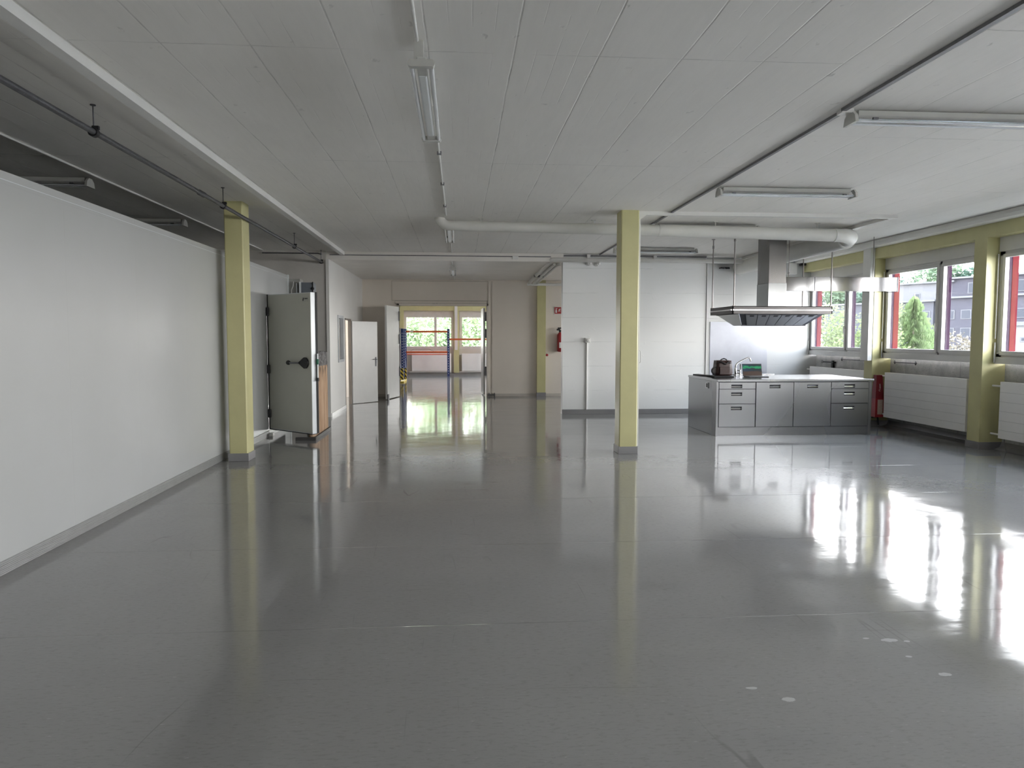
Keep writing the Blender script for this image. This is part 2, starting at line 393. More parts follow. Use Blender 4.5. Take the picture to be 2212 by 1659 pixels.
# ================================================================== THE SETTING
MB().box(-6.8, 8.0, -7.2, 30.6, -.25, 0).build('floor', FLOOR, kind=ST, label='glossy grey linoleum floor of the empty hall')
MB().box(-6.8, 8.0, -7.2, 14.3, H, H + .25).box(2.11, 8.0, 14.3, 15.1, H, H + .25).box(-6.8, -2.6, 14.3, 14.4, H, H + .25).build('ceiling', CEIL, kind=ST, label='white painted board-marked concrete ceiling')
MB().box(-6.8, 2.11, 14.3, 30.6, 3.08, H + .25).box(2.11, 8.0, 15.1, 30.6, 3.08, H + .25).build('ceiling', mat('cream_painted_ceiling', (.76, .73, .69), .45, 0, .04, 1.5, .1), kind=ST, label='lower ceiling beyond the downstand step')
MB().box(-6.8, 8.0, -7.2, -7.0, 0, H).build('wall_front', WALLW, kind=ST)
def added_window(n, x0, x1, y0, y1, z0, z1):
    t = thing('window_%d' % n, ((x0 + x1) / 2, (y0 + y1) / 2, z0), kind=ST); f = .07
    q = MB().box(x0, x1, y0, y1, z0, z0 + f).box(x0, x1, y0, y1, z1 - f, z1)
    if x1 - x0 > y1 - y0: q.box(x0, x0 + f, y0, y1, z0, z1).box(x1 - f, x1, y0, y1, z0, z1).box((x0 + x1) / 2 - f / 2, (x0 + x1) / 2 + f / 2, y0, y1, z0, z1); g = (x0, x1, (y0 + y1) / 2, (y0 + y1) / 2 + .006)
    else: q.box(x0, x1, y0, y0 + f, z0, z1).box(x0, x1, y1 - f, y1, z0, z1).box(x0, x1, (y0 + y1) / 2 - f / 2, (y0 + y1) / 2 + f / 2, z0, z1); g = ((x0 + x1) / 2, (x0 + x1) / 2 + .006, y0, y1)
    q.build('frame', FRAME, t); MB().box(*g, z0 + .02, z1 - .02).build('glass_pane', GLASS, t)

MB().box(-6.9, -6.7, -7.2, 15.4, 0, H).box(-6.9, -6.7, 17.9, 30.6, 0, H).box(-6.9, -6.7, 15.4, 17.9, 0, .9).box(-6.9, -6.7, 15.4, 17.9, 2.6, H).build('wall_left', WALLG, kind=ST)
MB().box(-6.75, -2.565, 14.2, 14.34, 0, H).build('wall_back', WALLG, kind=ST, label='dark grey end wall behind the cold room')
# side wall with the small window and the open door
XS = -2.5
MB().box(XS - .06, XS, 14.17, 15.10, 0, 3.08).box(XS - .06, XS, 15.10, 15.79, 0, 1.04).box(XS - .06, XS, 15.10, 15.79, 2.03, 3.08) \
    .box(XS - .06, XS, 15.79, 16.06, 0, 3.08).box(XS - .06, XS, 16.06, 16.90, 1.96, 3.08).box(XS - .06, XS, 16.90, 19.0, 0, 3.08).build('wall_left', WALLW, kind=ST, label='white side wall with small window and door')
# back wall with the double-door opening
YB = 19.0
MB().box(-6.8, -1.55, YB, YB + .15, 0, 3.08).box(.75, 8.0, YB, YB + .15, 0, 3.08).box(-1.55, .75, YB, YB + .15, 2.40, 3.08).build('wall_back', WALLB, kind=ST, label='cream back wall around the double doorway')
# kitchen wall: left stretch and recessed right stretch
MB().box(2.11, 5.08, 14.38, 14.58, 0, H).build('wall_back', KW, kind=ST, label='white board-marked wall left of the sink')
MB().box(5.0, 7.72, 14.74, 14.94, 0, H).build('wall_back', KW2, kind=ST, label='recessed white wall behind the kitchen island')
q = MB().box(7.6, 7.7, 14.94, 30.6, 0, 1.1).box(7.6, 7.7, 14.94, 30.6, 2.7, 3.1); e_ = [14.94]
for yc in (16.7, 21.3, 24.2, 27.1): e_ += [yc - 1.2, yc + 1.2]
e_.append(30.6)
for i in range(0, len(e_), 2): q.box(7.6, 7.7, e_[i], e_[i + 1], 1.1, 2.7)
q.build('wall_right', WALLB, kind=ST)
for i, yc in enumerate((16.7, 21.3, 24.2, 27.1)): added_window(40 + i, 7.62, 7.68, yc - 1.2, yc + 1.2, 1.1, 2.7)  # unseen windows added to brighten the back zone and far room
# far room end wall with windows
YF = 30.0
FW = [(-4.62, -2.55), (-2.25, -.20), (.06, 2.1), (2.4, 4.45)]
m = MB().box(-6.8, 8.0, YF, YF + .3, 0, 1.09).box(-6.8, 8.0, YF, YF + .3, 2.62, 3.1)
edges = [-6.8] + [q for a in FW for q in a] + [8.0]
for i in range(0, len(edges), 2): m.box(edges[i], edges[i + 1], YF, YF + .3, 1.09, 2.62)
m.build('wall_back', mat('far_room_cream_wall', (.60, .56, .50), .5, 0, .04, 2), kind=ST, label='far room window wall')
MB().box(-6.7, 7.9, YF - .14, YF, 2.68, 3.08).build('trim_1', YEL, kind=ST, label='yellow lintel above the far windows')
# right (window) wall
XG = 7.5
MB().box(7.64, 7.72, -7.2, 14.94, 0, 1.2).build('wall_right', CONC, kind=ST, label='bare concrete parapet under the windows')
MB().box(7.3, 7.70, -7.2, 14.94, 2.95, H).build('trim_2', YEL, kind=ST, label='yellow painted lintel beam above the windows')
m = MB()
for yf in WIN_FAR + [WIN_FAR[-1] - PITCH]:
    m = MB().box(7.3, 7.70, yf, yf + .245, .1, 2.95)
    if yf > 13: m = MB().box(7.3, 7.70, yf, yf + .20, .1, 2.95)
    m.build('column', YEL, kind=ST, label='pale yellow pier between two windows of the right wall')
    MB().box(7.285, 7.70, yf - .012, yf + .255, 0, .1, .004).build('baseboard_right', COVE, kind=ST)
MB().prism([(7.52, 0), (7.62, 0), (7.65, 0), (7.65, .1), (7.63, .1), (7.6, .03)], 'y', -7, 14.74).build('baseboard_right', COVE, kind=ST)
# cable trunking along the head of the window wall
MB().box(7.13, 7.3, -7, 14.7, 3.185, 3.235, .004).box(7.10, 7.3, -7, 14.7, 3.13, 3.18, .004).build('trim_3', TRUNK, kind=ST, label='white two-tier cable trunking along the window wall head')
# skirtings
m = MB()
for k in range(7): m.box(-2.995, -2.985 - .001 * (k % 2), -6.9, 11.5, .004 + k * .0125, .0125 + k * .0125)
m.box(-2.996, -2.99, -6.9, 11.5, 0, .09); m.build('baseboard_left', ALU, kind=ST, label='ribbed grey metal skirting of the white partition')
MB().box(2.105, 5.08, 14.355, 14.38, 0, .1, .004).build('baseboard_back', COVE, kind=ST)
MB().box(-2.5, -1.62, 18.975, 19.0, 0, .07).box(.82, 7.9, 18.975, 19.0, 0, .07).build('baseboard_back', mat('beige_skirting', (.55, .51, .46), .5), kind=ST)
MB().box(XS, XS + .015, 14.22, 16.0, 0, .07).box(XS, XS + .015, 16.95, 18.98, 0, .07).build('baseboard_left', WHITE, kind=ST)
MB().box(-6.6, 7.9, YF - .03, YF, 0, .12).build('baseboard_back', mat('far_skirting', (.33, .32, .31), .5), kind=ST)

# free-standing columns
def hall_column(x0, x1, y0, y1, label):
    t = thing('column', ((x0 + x1) / 2, (y0 + y1) / 2, 0), label, 'column', kind=ST)
    c = .012
    MB().prism([(x0 + c, y0), (x1 - c, y0), (x1, y0 + c), (x1, y1 - c), (x1 - c, y1), (x0 + c, y1), (x0, y1 - c), (x0, y0 + c)], 'z', .095, H).build('shaft', YEL, t)
    MB().box(x0 - .012, x1 + .012, y0 - .012, y1 + .012, 0, .1, .004).build('skirting', COVE, t)
    return t
hall_column(-2.885, -2.657, 9.16, 9.44, 'pale yellow square column close to the white partition')
hall_column(2.150, 2.392, 9.38, 9.66, 'pale yellow square column standing alone in mid hall')
MB().box(2.09, 2.32, 18.9, 19.0, .1, 3.08).build('column', YEL, kind=ST, label='flat yellow pilaster on the back wall')
MB().box(2.08, 2.33, 18.885, 19.0, 0, .1).build('baseboard_back', COVE, kind=ST)

# ------------------------------------------------------------------ windows of the right wall
def side_window(n, yf):
    """bay from yf-2.415 to yf in the plane X = 7.5"""
    yn = yf - 2.415
    t = thing('window_%d' % n, (XG, (yf + yn) / 2, 1.2), 'grey-white two-casement window of the right wall, bay %s' % ['by the kitchen corner', 'behind the red cylinder', 'beyond the last pier in view'][n - 1] if n < 4 else 'window of the right wall', 'window', kind=ST)
    z0, z1 = 1.205, 2.76
    fr = MB().box(XG - .03, XG + .06, yn, yf, z0, 1.30, .004).box(XG, XG + .06, yn, yf, 1.30, 1.34).box(XG, XG + .06, yn, yf, 2.70, z1) \
        .box(XG, XG + .05, yf - .09, yf, 1.3, 2.75).box(XG, XG + .05, yn, yn + .09, 1.3, 2.75).box(XG, XG + .06, yf - 1.47, yf - 1.42, 1.3, 2.75)
    fr.build('frame', FRAME, t)
    for a, b in ((yf - 1.42, yf - .07), (yn + .07, yf - 1.48)):
        s = MB().box(XG - .02, XG + .04, a, b, 1.325, 1.38, .004).box(XG - .02, XG + .04, a, b, 2.665, 2.715, .004) \
            .box(XG - .02, XG + .04, a, a + .05, 1.38, 2.665, .004).box(XG - .02, XG + .04, b - .05, b, 1.38, 2.665, .004)
        c = s.build('casement', FRAME, t)
        MB().box(XG + .026, XG + .032, a + .04, b - .04, 1.37, 2.675).build('glass_pane', GLASS, c)
    h = MB().box(XG - .045, XG - .02, yf - 1.435, yf - 1.405, 1.74, 1.80, .004); h.tube([(XG - .055, yf - 1.42, 1.79), (XG - .055, yf - 1.42, 1.66)], .009, 8)
    h.build('handle', WHITE, t)
    MB().box(XG - .02, XG + .16, yn, yf, 2.755, 2.955, .004).build('shutter_box', FRAME, t)
    MB().tube([(XG - .05, yf - .03, 2.72), (XG - .05, yf - .03, 1.55)], .008, 8).tube([(XG - .05, yf - .03, 1.50), (XG - .05, yf - .03, 1.22)], .010, 8).build('crank_rod', WHITE, t)
    MB().box(XG + .092, XG + .185, yf - .115, yf - .001, 1.3, 2.8).build('outer_post', REDX, t, label='red outer guide post')
    MB().box(XG + .055, XG + .09, yf - .112, yf - .001, 1.3, 2.8).build('blind_guide', VIOLET, t, label='dark violet blind guide')
    MB().box(XG + .055, XG + .12, yf - 1.525, yf - 1.44, 1.3, 2.8).build('outer_post', VIOLET, t, label='dark violet outer mullion')
    MB().box(XG + .092, XG + .185, yn + .001, yn + .09, 1.3, 2.8).build('outer_post', REDX, t, label='red outer guide post')
    MB().box(XG + .06, XG + .26, yn, yf, 1.27, 1.325).build('outer_sill', WHITE, t)
    return t
for i, yf in enumerate(WIN_FAR): side_window(i + 1, yf)
# far room windows
for i, (a, b) in enumerate(FW):
    t = thing('window_%d' % (i + 10), ((a + b) / 2, YF, 1.09), 'bright far window seen through the doorway', 'window', kind=ST)
    mx = a + (b - a) * .635
    fr = MB().box(a, b, YF - .02, YF + .06, 1.09, 1.20).box(a, b, YF - .02, YF + .06, 2.40, 2.64).box(a, a + .10, YF - .02, YF + .06, 1.2, 2.4) \
        .box(b - .10, b, YF - .02, YF + .06, 1.2, 2.4).box(mx - .05, mx + .05, YF - .03, YF + .06, 1.2, 2.4)
    fr.build('frame', mat('far_window_frame', (.62, .58, .55), .4), t)
    MB().box(a + .09, b - .09, YF + .02, YF + .026, 1.19, 2.41).build('glass_pane', GLASS, t)
MB().box(-.19, .03, YF - .16, YF - .001, .1, 2.7).build('column', YEL, kind=ST, label='yellow pier between the far room windows')
MB().box(-.15, -.03, YF - .2, YF - .16, 1.05, 3.05).build('trim_4', WHITE, kind=ST, label='white vertical trunking on the far yellow pier')
MB().box(-2.46, -2.25, YF - .12, YF - .001, .1, 2.7).build('column', YEL, kind=ST)
# small window in the side wall + left room's window
t = thing('window_20', (XS, 15.445, 1.04), 'narrow glazed window in the white side wall', 'window', kind=ST)
MB().box(XS - .065, XS + .015, 15.10, 15.79, 1.04, 1.10).box(XS - .065, XS + .015, 15.10, 15.79, 1.97, 2.03).box(XS - .065, XS + .015, 15.10, 15.16, 1.1, 1.97).box(XS - .065, XS + .015, 15.73, 15.79, 1.1, 1.97).build('frame', mat('blue_grey_frame', (.40, .42, .45), .4), t)
MB().box(XS - .04, XS - .034, 15.15, 15.74, 1.09, 1.98).build('glass_pane', GLASS, t)
t = thing('window_21', (-6.8, 16.65, .9), kind=ST)
MB().box(-6.86, -6.74, 15.4, 17.9, .9, .98).box(-6.86, -6.74, 15.4, 17.9, 2.52, 2.6).box(-6.86, -6.74, 15.4, 15.48, .98, 2.52).box(-6.86, -6.74, 17.82, 17.9, .98, 2.52).box(-6.86, -6.74, 16.6, 16.7, .98, 2.52).build('frame', FRAME, t)
MB().box(-6.81, -6.8, 15.45, 17.85, .95, 2.55).build('glass_pane', GLASS, t)

# ------------------------------------------------------------------ doors
# open white door in the side wall
t = thing('door_2', (-2.47, 16.92, 0), 'plain white door standing ajar in the side wall', 'door', kind=ST)
u = Vector((.51, .57, 0)).normalized(); n_ = Vector((-u.y, u.x, 0))
MB().obox((-2.47, 16.93, .012), u, n_, (0, 0, 1), (0, .77), (0, .04), (0, 1.93)).build('door_leaf', WHITE, t)
c0 = Vector((-2.47, 16.93, 1.0)) + u * .71 - n_ * .002
h = MB().obox(c0, u, n_, (0, 0, 1), (-.015, .015), (-.012, 0), (-.13, .09)); h.tube([c0 - n_ * .04 + Vector((0, 0, .04)), c0 - n_ * .04 + Vector((0, 0, .04)) - u * .12], .009, 8); h.tube([c0 + Vector((0, 0, .04)), c0 - n_ * .04 + Vector((0, 0, .04))], .009, 8)
h.build('handle', PIPE, t, label='dark lever handle')
MB().box(XS - .062, XS + .008, 16.04, 16.07, 0, 1.99).box(XS - .062, XS + .008, 16.89, 16.92, 0, 1.99).box(XS - .062, XS + .008, 16.04, 16.92, 1.955, 1.99).build('frame', mat('brown_door_frame', (.28, .24, .21), .5), t)
# double doors to the far room
t = thing('door_3', (-1.55, 18.97, 0), 'left white leaf of the double doorway, swung towards the hall', 'door', kind=ST)
u = Vector((-.225, -.975, 0)).normalized(); n_ = Vector((-u.y, u.x, 0))
MB().obox((-1.55, 18.98, .02), u, n_, (0, 0, 1), (0, 1.0), (-.05, 0), (0, 2.345)).build('door_leaf', WHITE, t)
MB().obox((-1.55, 18.98, .02), u, n_, (0, 0, 1), (.94, 1.02), (0, .03), (-.02, .12)).build('floor_bolt', GALV, t)
for z in (.55, 1.4, 2.0): MB().box(-1.555, -1.53, 18.93, 18.99, z, z + .25).build('hinge', GALV, t)
MB().box(-1.60, -1.55, 18.96, 19.17, 0, 2.45).box(-1.60, .80, 18.96, 19.17, 2.40, 2.45).build('frame', WALLB, t)
t = thing('door_4', (.74, 19.15, 0), 'right leaf of the double doorway, swung into the far room', 'door', kind=ST)
MB().obox((.70, 19.2, .03), Vector((-.03, 1, 0)).normalized(), (1, .03, 0), (0, 0, 1), (0, 1.0), (-.03, .02), (0, 2.33)).build('door_leaf', WHITE, t)
for z in (.55, 1.55, 2.0): MB().box(.69, .765, 19.0, 19.21, z, z + .24).box(.72, .765, 18.97, 19.02, z + .02, z + .22).build('hinge', GALV, t)
MB().box(.75, .80, 18.96, 19.17, 0, 2.45).build('frame', WALLB, t)
MB().box(.78, .98, 18.93, 18.955, .03, .05).box(.80, .82, 18.93, 19.0, .0, .09).box(.95, .97, 18.93, 19.0, 0, .09).build('door_stop', GALV, label='small steel door stop on the floor right of the doorway', cat='door stop')
# frame mouldings on the back wall above the double doorway
def rect_trim(nm, x0, x1, z0, z1, lab):
    w_ = .012; y0, y1 = YB - .012, YB + .001
    MB().box(x0, x1, y0, y1, z1 - w_, z1).box(x0, x0 + w_, y0, y1, z0, z1).box(x1 - w_, x1, y0, y1, z0, z1).box(x0, x1, y0, y1, z0, z0 + w_).build(nm, mat('shadow_gap_moulding', (.52, .48, .42), .6), kind=ST, label=lab)
rect_trim('trim_5', -1.74, .80, 2.53, 3.05, 'wide rectangular moulding above the double doorway')
rect_trim('trim_6', -1.66, .78, 2.46, 2.53, 'narrow moulding strip over the door head')
MB().box(.885, .90, YB - .01, YB, .08, 3.05).build('trim_7', mat('shadow_gap_moulding', (.4, .37, .33)), kind=ST)
MB().box(-.68, -.60, YB - .02, YB, 2.425, 2.455).box(-.57, -.55, YB - .02, YB, 2.43, 2.46).build('door_hook', GALV, label='tiny grey hook fitting over the doorway head', cat='hook')

# ================================================================== COLD ROOM
PT = thing('partition', (-3.05, 3.0, 0), 'long white cold-room partition along the hall side', 'partition', kind=ST)
MB().box(-3.10, -3.0, -6.9, 11.52, 0, 2.66).box(-3.10, -3.0, 11.52, 12.55, 2.24, 2.66).box(-3.10, -3.0, 12.55, 13.0, 0, 2.66).box(-3.10, -3.0, 11.52, 12.55, 0, .115).build('panel', PART, PT)
MB().box(-6.7, -3.1, -6.9, 13.0, 2.56, 2.66).build('roof_panel', PART, PT)
MB().box(-6.7, -3.1, 12.9, 13.0, 0, 2.56).build('end_panel', PART, PT)
MB().box(-3.003, -2.992, 12.93, 13.01, 0, 2.67).box(-3.003, -2.995, -6.9, 13.0, 2.60, 2.605).build('edge_trim', EDGE, PT)
# the swung-open insulated door
t = thing('door_1', (-3.0, 11.5, 0), 'heavy grey-green cold-room door swung open, with black handle', 'door', kind=ST)
P0 = Vector((-2.985, 11.50, .12)); P1 = Vector((-2.18, 10.79, .12)); u = (P1 - P0).normalized(); n_ = Vector((-u.y, u.x, 0)); L = (P1 - P0).length
MB().obox(P0, u, n_, (0, 0, 1), (0.012, L - .006), (0, .012), (.01, 2.10)).build('door_panel', COLD, t)
MB().obox(P0, u, n_, (0, 0, 1), (0, L), (.004, .085), (0, 2.11)).build('edge_frame', EDGE, t, label='pale aluminium rim of the door')
MB().obox(P0, u, n_, (0, 0, 1), (.02, L + .012), (.085, .115), (.0, 2.115)).obox(P0, u, n_, (0, 0, 1), (.0, L), (-.004, .09), (-.012, 0)).obox(P0, u, n_, (0, 0, 1), (-.008, .012), (-.006, .08), (0, 2.11)).build('rubber_seal', RUBBER, t)
hb = MB(); c0 = P0 + u * (L - .14) + Vector((0, 0, 1.06)) - n_ * .03
prof = []
for k in range(20):
    a = 2 * PI * k / 20; rr = .085 if math.cos(a) > 0 else .03
    prof.append((math.cos(a) * (.085 if math.cos(a) > 0 else .15), math.sin(a) * (.085 if math.cos(a) > -.2 else .085 * max(.25, 1 + math.cos(a) * .85))))
vs_ = [c0 + u * p[0] + Vector((0, 0, p[1])) for p in prof]; vb = [v + n_ * .035 for v in vs_]
hb.add(vs_ + vb, [tuple(range(20)), tuple(range(20, 40))] + [(i, (i + 1) % 20, 20 + (i + 1) % 20, 20 + i) for i in range(20)])
hs = hb.build('handle_plate', BLACK, t, label='black teardrop lock plate')
MB().tube([c0 - u * .12 - n_ * .02, c0 - u * .30 - n_ * .03 + Vector((0, 0, -.005))], .014, 10).build('handle_bar', GALV, t, label='steel lever arm')
MB().lathe([(0.001, -.03), (.03, -.028), (.036, 0), (.03, .03), (.001, .032)], c0 - u * .34 - n_ * .03, 14, 'y').build('handle_knob', BLACK, t)
for z in (.30, 1.0, 1.90):
    MB().box(-2.998, -2.955, 11.44, 11.62, z, z + .13, .006).obox(P0 + Vector((0, 0, z - .12)), u, n_, (0, 0, 1), (-.03, .03), (-.01, .06), (0, .13)).build('hinge', BLACK, t)
k0 = P0 + u * (L - .19) + Vector((0, 0, 2.01)) - n_ * .003
MB().obox(k0, u, n_, (0, 0, 1), (0, .14), (-.001, .003), (-.035, .035)).build('maker_plate', mat('pale_plate', (.45, .45, .41)), t)
q = MB().obox(k0, u, n_, (0, 0, 1), (.012, .035), (-.002, .0), (-.022, .0)).obox(k0, u, n_, (0, 0, 1), (.02, .043), (-.002, 0), (.0, .02))
for k in range(5): q.obox(k0, u, n_, (0, 0, 1), (.058 + k * .015, .069 + k * .015), (-.002, 0), (.0, .016))
q.build('maker_mark', BLACK, t)
s0 = P0 + u * (L + .03) + n_ * .09
rd = MB().tube([s0 + Vector((0, 0, .83)), s0 + Vector((0, 0, 1.20))], .012, 10).build('release_rod', EDGE, t, label='white inner release rod')
MB().tube([s0 + Vector((0, 0, 1.04)), s0 + Vector((0, 0, 1.12))], .018, 10).build('rod_collar', GREEN, rd, label='green collar')
MB().tube([s0 + Vector((0, 0, .79)), s0 + Vector((0, 0, .84))], .02, 10).build('rod_tip', BLACK, rd)
MB().box(-2.99, -2.93, 11.45, 11.56, .0, .05, .004).build('sill_block', WHITE, t, label='small white block under the hinge')
# steel cabinet beside the opening
t = thing('electrical_cabinet', (-2.76, 13.1, 1.3), 'tall grey steel cabinet behind the open cold-room door', 'cabinet')
MB().box(-3.0, -2.80, 13.0, 13.25, 1.3, 2.60).build('side_panel', mat('grey_green_sheet', (.34, .34, .32), .5), t)
MB().box(-2.80, -2.56, 12.90, 13.2, 1.3, 2.53).build('body', mat('blue_grey_sheet', (.16, .18, .21), .4), t)
MB().box(-2.74, -2.57, 12.885, 12.90, 1.9, 2.50).build('door', mat('blue_grey_sheet', (.16, .18, .21), .4), t)
MB().box(-2.79, -2.76, 12.87, 12.9, 1.4, 2.54).box(-2.86, -2.84, 12.95, 12.98, 1.4, 2.52).build('edge_strip', EDGE, t)
MB().box(-2.565, -2.55, 12.88, 12.91, 1.3, 2.54).lathe([(.012, 0), (.03, .01), (.012, .04)], (-2.557, 12.86, 2.42), 10, 'y').lathe([(.012, 0), (.03, .01), (.012, .04)], (-2.557, 12.86, 2.23), 10, 'y').build('latch', BLACK, t)
MB().tube([(-2.9, 12.95, 2.55), (-2.91, 12.95, 2.47), (-2.94, 12.95, 2.40), (-2.94, 12.95, 1.5)], .008, 8).build('cable', WHITE, t)
# sawn-off insulated wall stub
t = thing('wall_stub', (-2.36, 11.6, 0), 'low wall stub with brown ribbed side and rough mortar top', 'wall stub')
MB().box(-2.33, -2.26, 11.12, 12.22, .03, 1.10).build('core', mat('pale_grey_board', (.5, .5, .48), .5), t)
yy = 11.05
rb = MB()
while yy < 12.2:
    r = .055 + random.uniform(-.008, .008); rb.tube([(-2.245, yy + r, .03), (-2.245, yy + r, 1.11)], r, 12); yy += 2 * r + .012
rb.build('ribbed_side', RIBS, t, label='brown wooden ribs, dark in patches near the top')
bm = bmesh.new(); bmesh.ops.create_grid(bm, x_segments=6, y_segments=24, size=.5)
for v in bm.verts: v.co = Vector((-2.268 + v.co.x * .13, 11.67 + v.co.y * 1.10, 1.30 + random.uniform(-.025, .04)))
g = MB(); g.box(-2.33, -2.205, 11.12, 12.22, 1.10, 1.29); g.bm(bm)
for k in range(60):
    y_ = random.uniform(11.15, 12.2); x_ = random.uniform(-2.31, -2.21); s_ = random.uniform(.015, .04); g.obox((x_, y_, 1.28), Vector((1, random.random(), 0)).normalized(), (0, 1, 0), (0, 0, 1), (-s_, s_), (-s_, s_), (-s_, s_ * 1.4))
for k in range(90):
    y_ = random.uniform(11.14, 12.2); z_ = random.uniform(1.12, 1.3); s_ = random.uniform(.01, .022); g.obox((-2.205, y_, z_), Vector((1, .4, 0)).normalized(), (0, 1, 0), (0, 0, 1), (-s_, s_ * .6), (-s_, s_), (-s_, s_))
g.build('mortar_top', ROUGHC, t)
MB().box(-2.19, -2.165, 10.98, 12.25, 0, .05).box(-2.47, -2.165, 10.95, 11.0, 0, .045).build('base_rail', BAKE, t)

# ================================================================== PIPES, TRUNKING, DUCTS
# white trunking along the ceiling
t = thing('cable_trunking', (-2.26, 4, 3.17), 'long white rectangular trunking running down the left of the ceiling', 'trunking')
MB().box(-2.30, -2.215, -6.9, 14.3, 3.175, H, .003).build('channel', TRUNK, t)
MB().box(-2.302, -2.213, -6.9, 14.3, 3.172, 3.178).build('cover', TRUNK, t)
# grey steel pipe hung from rods
t = thing('ceiling_pipe', (-2.66, 5, 3.08), 'dark grey steel pipe hung on rods beside the left column', 'pipe')
MB().tube([(-2.63, -6.9, 3.085), (-2.62, 18.3, 3.00)], .021, 14).build('pipe_run', PIPE, t)
MB().tube([(-2.62, 18.3, 3.0), (-2.55, 18.7, 3.0)], .018, 10).build('pipe_end', PIPE, t)
for y_ in (1.6, 5.49, 8.35, 11.85, 14.1, 17.0):
    zc_ = 3.085 - (y_ + 6.9) * .085 / 25.6; top = H if y_ < 14.3 else 3.08
    c = MB().tube([(-2.63, y_ - .022, zc_), (-2.63, y_ + .022, zc_)], .034, 14).box(-2.638, -2.592, y_ - .012, y_ + .012, zc_ + .02, zc_ + .045).build('pipe_clamp', BLACK, t)
    MB().tube([(-2.63, y_, zc_), (-2.63, y_, top)], .005, 6).lathe([(.02, 0), (.02, .006)], (-2.63, y_, top - .006), 10).build('hanger_rod', PIPE, c)
MB().tube([(-2.63, 7.6, 3.038), (-2.63, 7.75, 3.038)], .028, 12).build('coupling', PIPE, t)
# small pipe on the grey end wall
MB().tube([(-3.75, 14.15, 3.185), (-2.7, 14.15, 3.185), (-2.62, 14.1, 3.16)], .012, 8).build('wall_pipe', PIPE, label='thin dark pipe across the grey wall behind the cold room', cat='pipe')
# conduit + box along the downstand
t = thing('conduit', (0, 14.28, 3.15), 'thin grey conduit along the ceiling step between the two zones', 'conduit')
MB().tube([(-2.5, 14.285, 3.175), (1.85, 14.285, 3.175)], .009, 8).build('conduit_run', GALV, t)
MB().box(1.08, 1.2, 14.26, 14.3, 3.12, 3.18, .004).build('junction_box', WHITE, t)
MB().tube([(2.0, 14.33, 3.205), (5.05, 14.33, 3.205)], .014, 8).build('conduit', GALV, label='dark conduit in the gap above the kitchen wall', cat='conduit')
for x_ in (2.62, 3.98):
    MB().box(x_ - .035, x_ + .03, 14.28, 14.36, 3.155, 3.23, .004).build('junction_box', WHITE, label='small cream junction box %s the middle column above the kitchen wall' % ('left of' if x_ < 3 else 'right of'), cat='junction box')
# middle conduit line
t = thing('conduit', (-.2, 5, H), 'thin white conduit line feeding the middle row of lamps', 'conduit')
MB().tube([(-.225, -6.9, H - .012), (-.225, 4.15, H - .012)], .010, 8).tube([(-.17, 5.6, H - .012), (-.16, 9.9, H - .012)], .010, 8).tube([(-.13, 10.9, H - .012), (-.12, 14.2, H - .012)], .010, 8).tube([(-.12, 14.35, 3.07), (-.10, 18.9, 3.07)], .010, 8).build('conduit_run', TRUNK, t)
for y_ in (6.6, 7.9, 9.2, 12.0): MB().box(-.185, -.145, y_ - .015, y_ + .015, H - .028, H).build('clip', GALV, t)
# grey rail feeding the right-hand lamps
t = thing('cable_rail', (2.85, 5, H), 'dark grey cable rail running along the right-hand ceiling', 'cable rail')
MB().box(2.805, 2.84, -6.9, 5.15, H - .022, H).box(2.825, 2.855, 5.2, 9.44, H - .022, H).box(2.83, 2.86, 9.56, 10.25, H - .022, H).box(2.83, 2.855, 10.3, 14.3, H - .02, H).build('rail', GALV, t)
MB().box(2.81, 2.90, 5.14, 5.22, H - .03, H).build('connector', WHITE, t)
# far-left white conduit in the shaded strip
MB().tube([(-3.78, -6.9, H - .012), (-3.72, 14.1, H - .012)], .011, 8).build('conduit', TRUNK, label='pale conduit in the dark gap above the cold room', cat='conduit')
# big round extract duct
t = thing('ventilation_duct', (3, 10.2, 3.0), 'long white round ventilation duct bending at both ends', 'duct')
zl, zr = 3.135, 3.065
path = arc((-.12, 10.2, zl + .14), .14, PI, PI * 1.5, 8, (1, 0, 0), (0, 0, 1)); rad_ = [.068] * 9
path = [Vector((-.26, 10.2, H))] + path; rad_ = [.068] + rad_
path.append(Vector((2.9, 10.2, (zl + zr) / 2 + .003))); rad_.append(.082)
pf = MB().tube(path, rad_, 28).build('duct_pipe', DUCTM, t)
path2 = [Vector((2.9, 10.2, (zl + zr) / 2 + .003)), Vector((5.55, 10.2, zr))]; r2 = [.084, .093]
MB().tube(path2, r2, 28).build('duct_pipe', DUCTM, t)
path3 = arc((5.52, 10.58, zr), .38, -PI / 2, 0, 10, (1, 0, 0), (0, 1, 0)); r3 = [.093 + .032 * i / 10 for i in range(11)]
MB().tube(path3, r3, 28).build('elbow', DUCTM, t)
MB().tube([(5.9, 10.55, zr), (5.9, 14.73, 3.03)], .14, 32).build('duct_pipe', DUCTM, t)
MB().tube([(2.88, 10.2, 3.103), (2.92, 10.2, 3.102)], .0865, 28).build('joint_ring', DUCTM, t)
MB().tube([(5.50, 10.2, zr), (5.54, 10.2, zr)], .098, 28).build('joint_ring', DUCTM, t)
MB().tube([(5.9, 10.56, zr), (5.9, 10.62, zr)], .147, 28).build('joint_ring', DUCTM, t)
for x_ in (.32, 1.93, 3.72, 5.25):
    z_ = zl + (zr - zl) * (x_ / 5.5); MB().tube([(x_, 10.2, z_ + .06), (x_, 10.2, H)], .009, 8).box(x_ - .035, x_ + .035, 10.18, 10.22, H - .008, H).build('hanger', DUCTM, t)
for y_ in (11.3, 12.6): MB().tube([(5.9, y_, 3.1), (5.9, y_, H)], .012, 8).build('hanger', DUCTM, t)
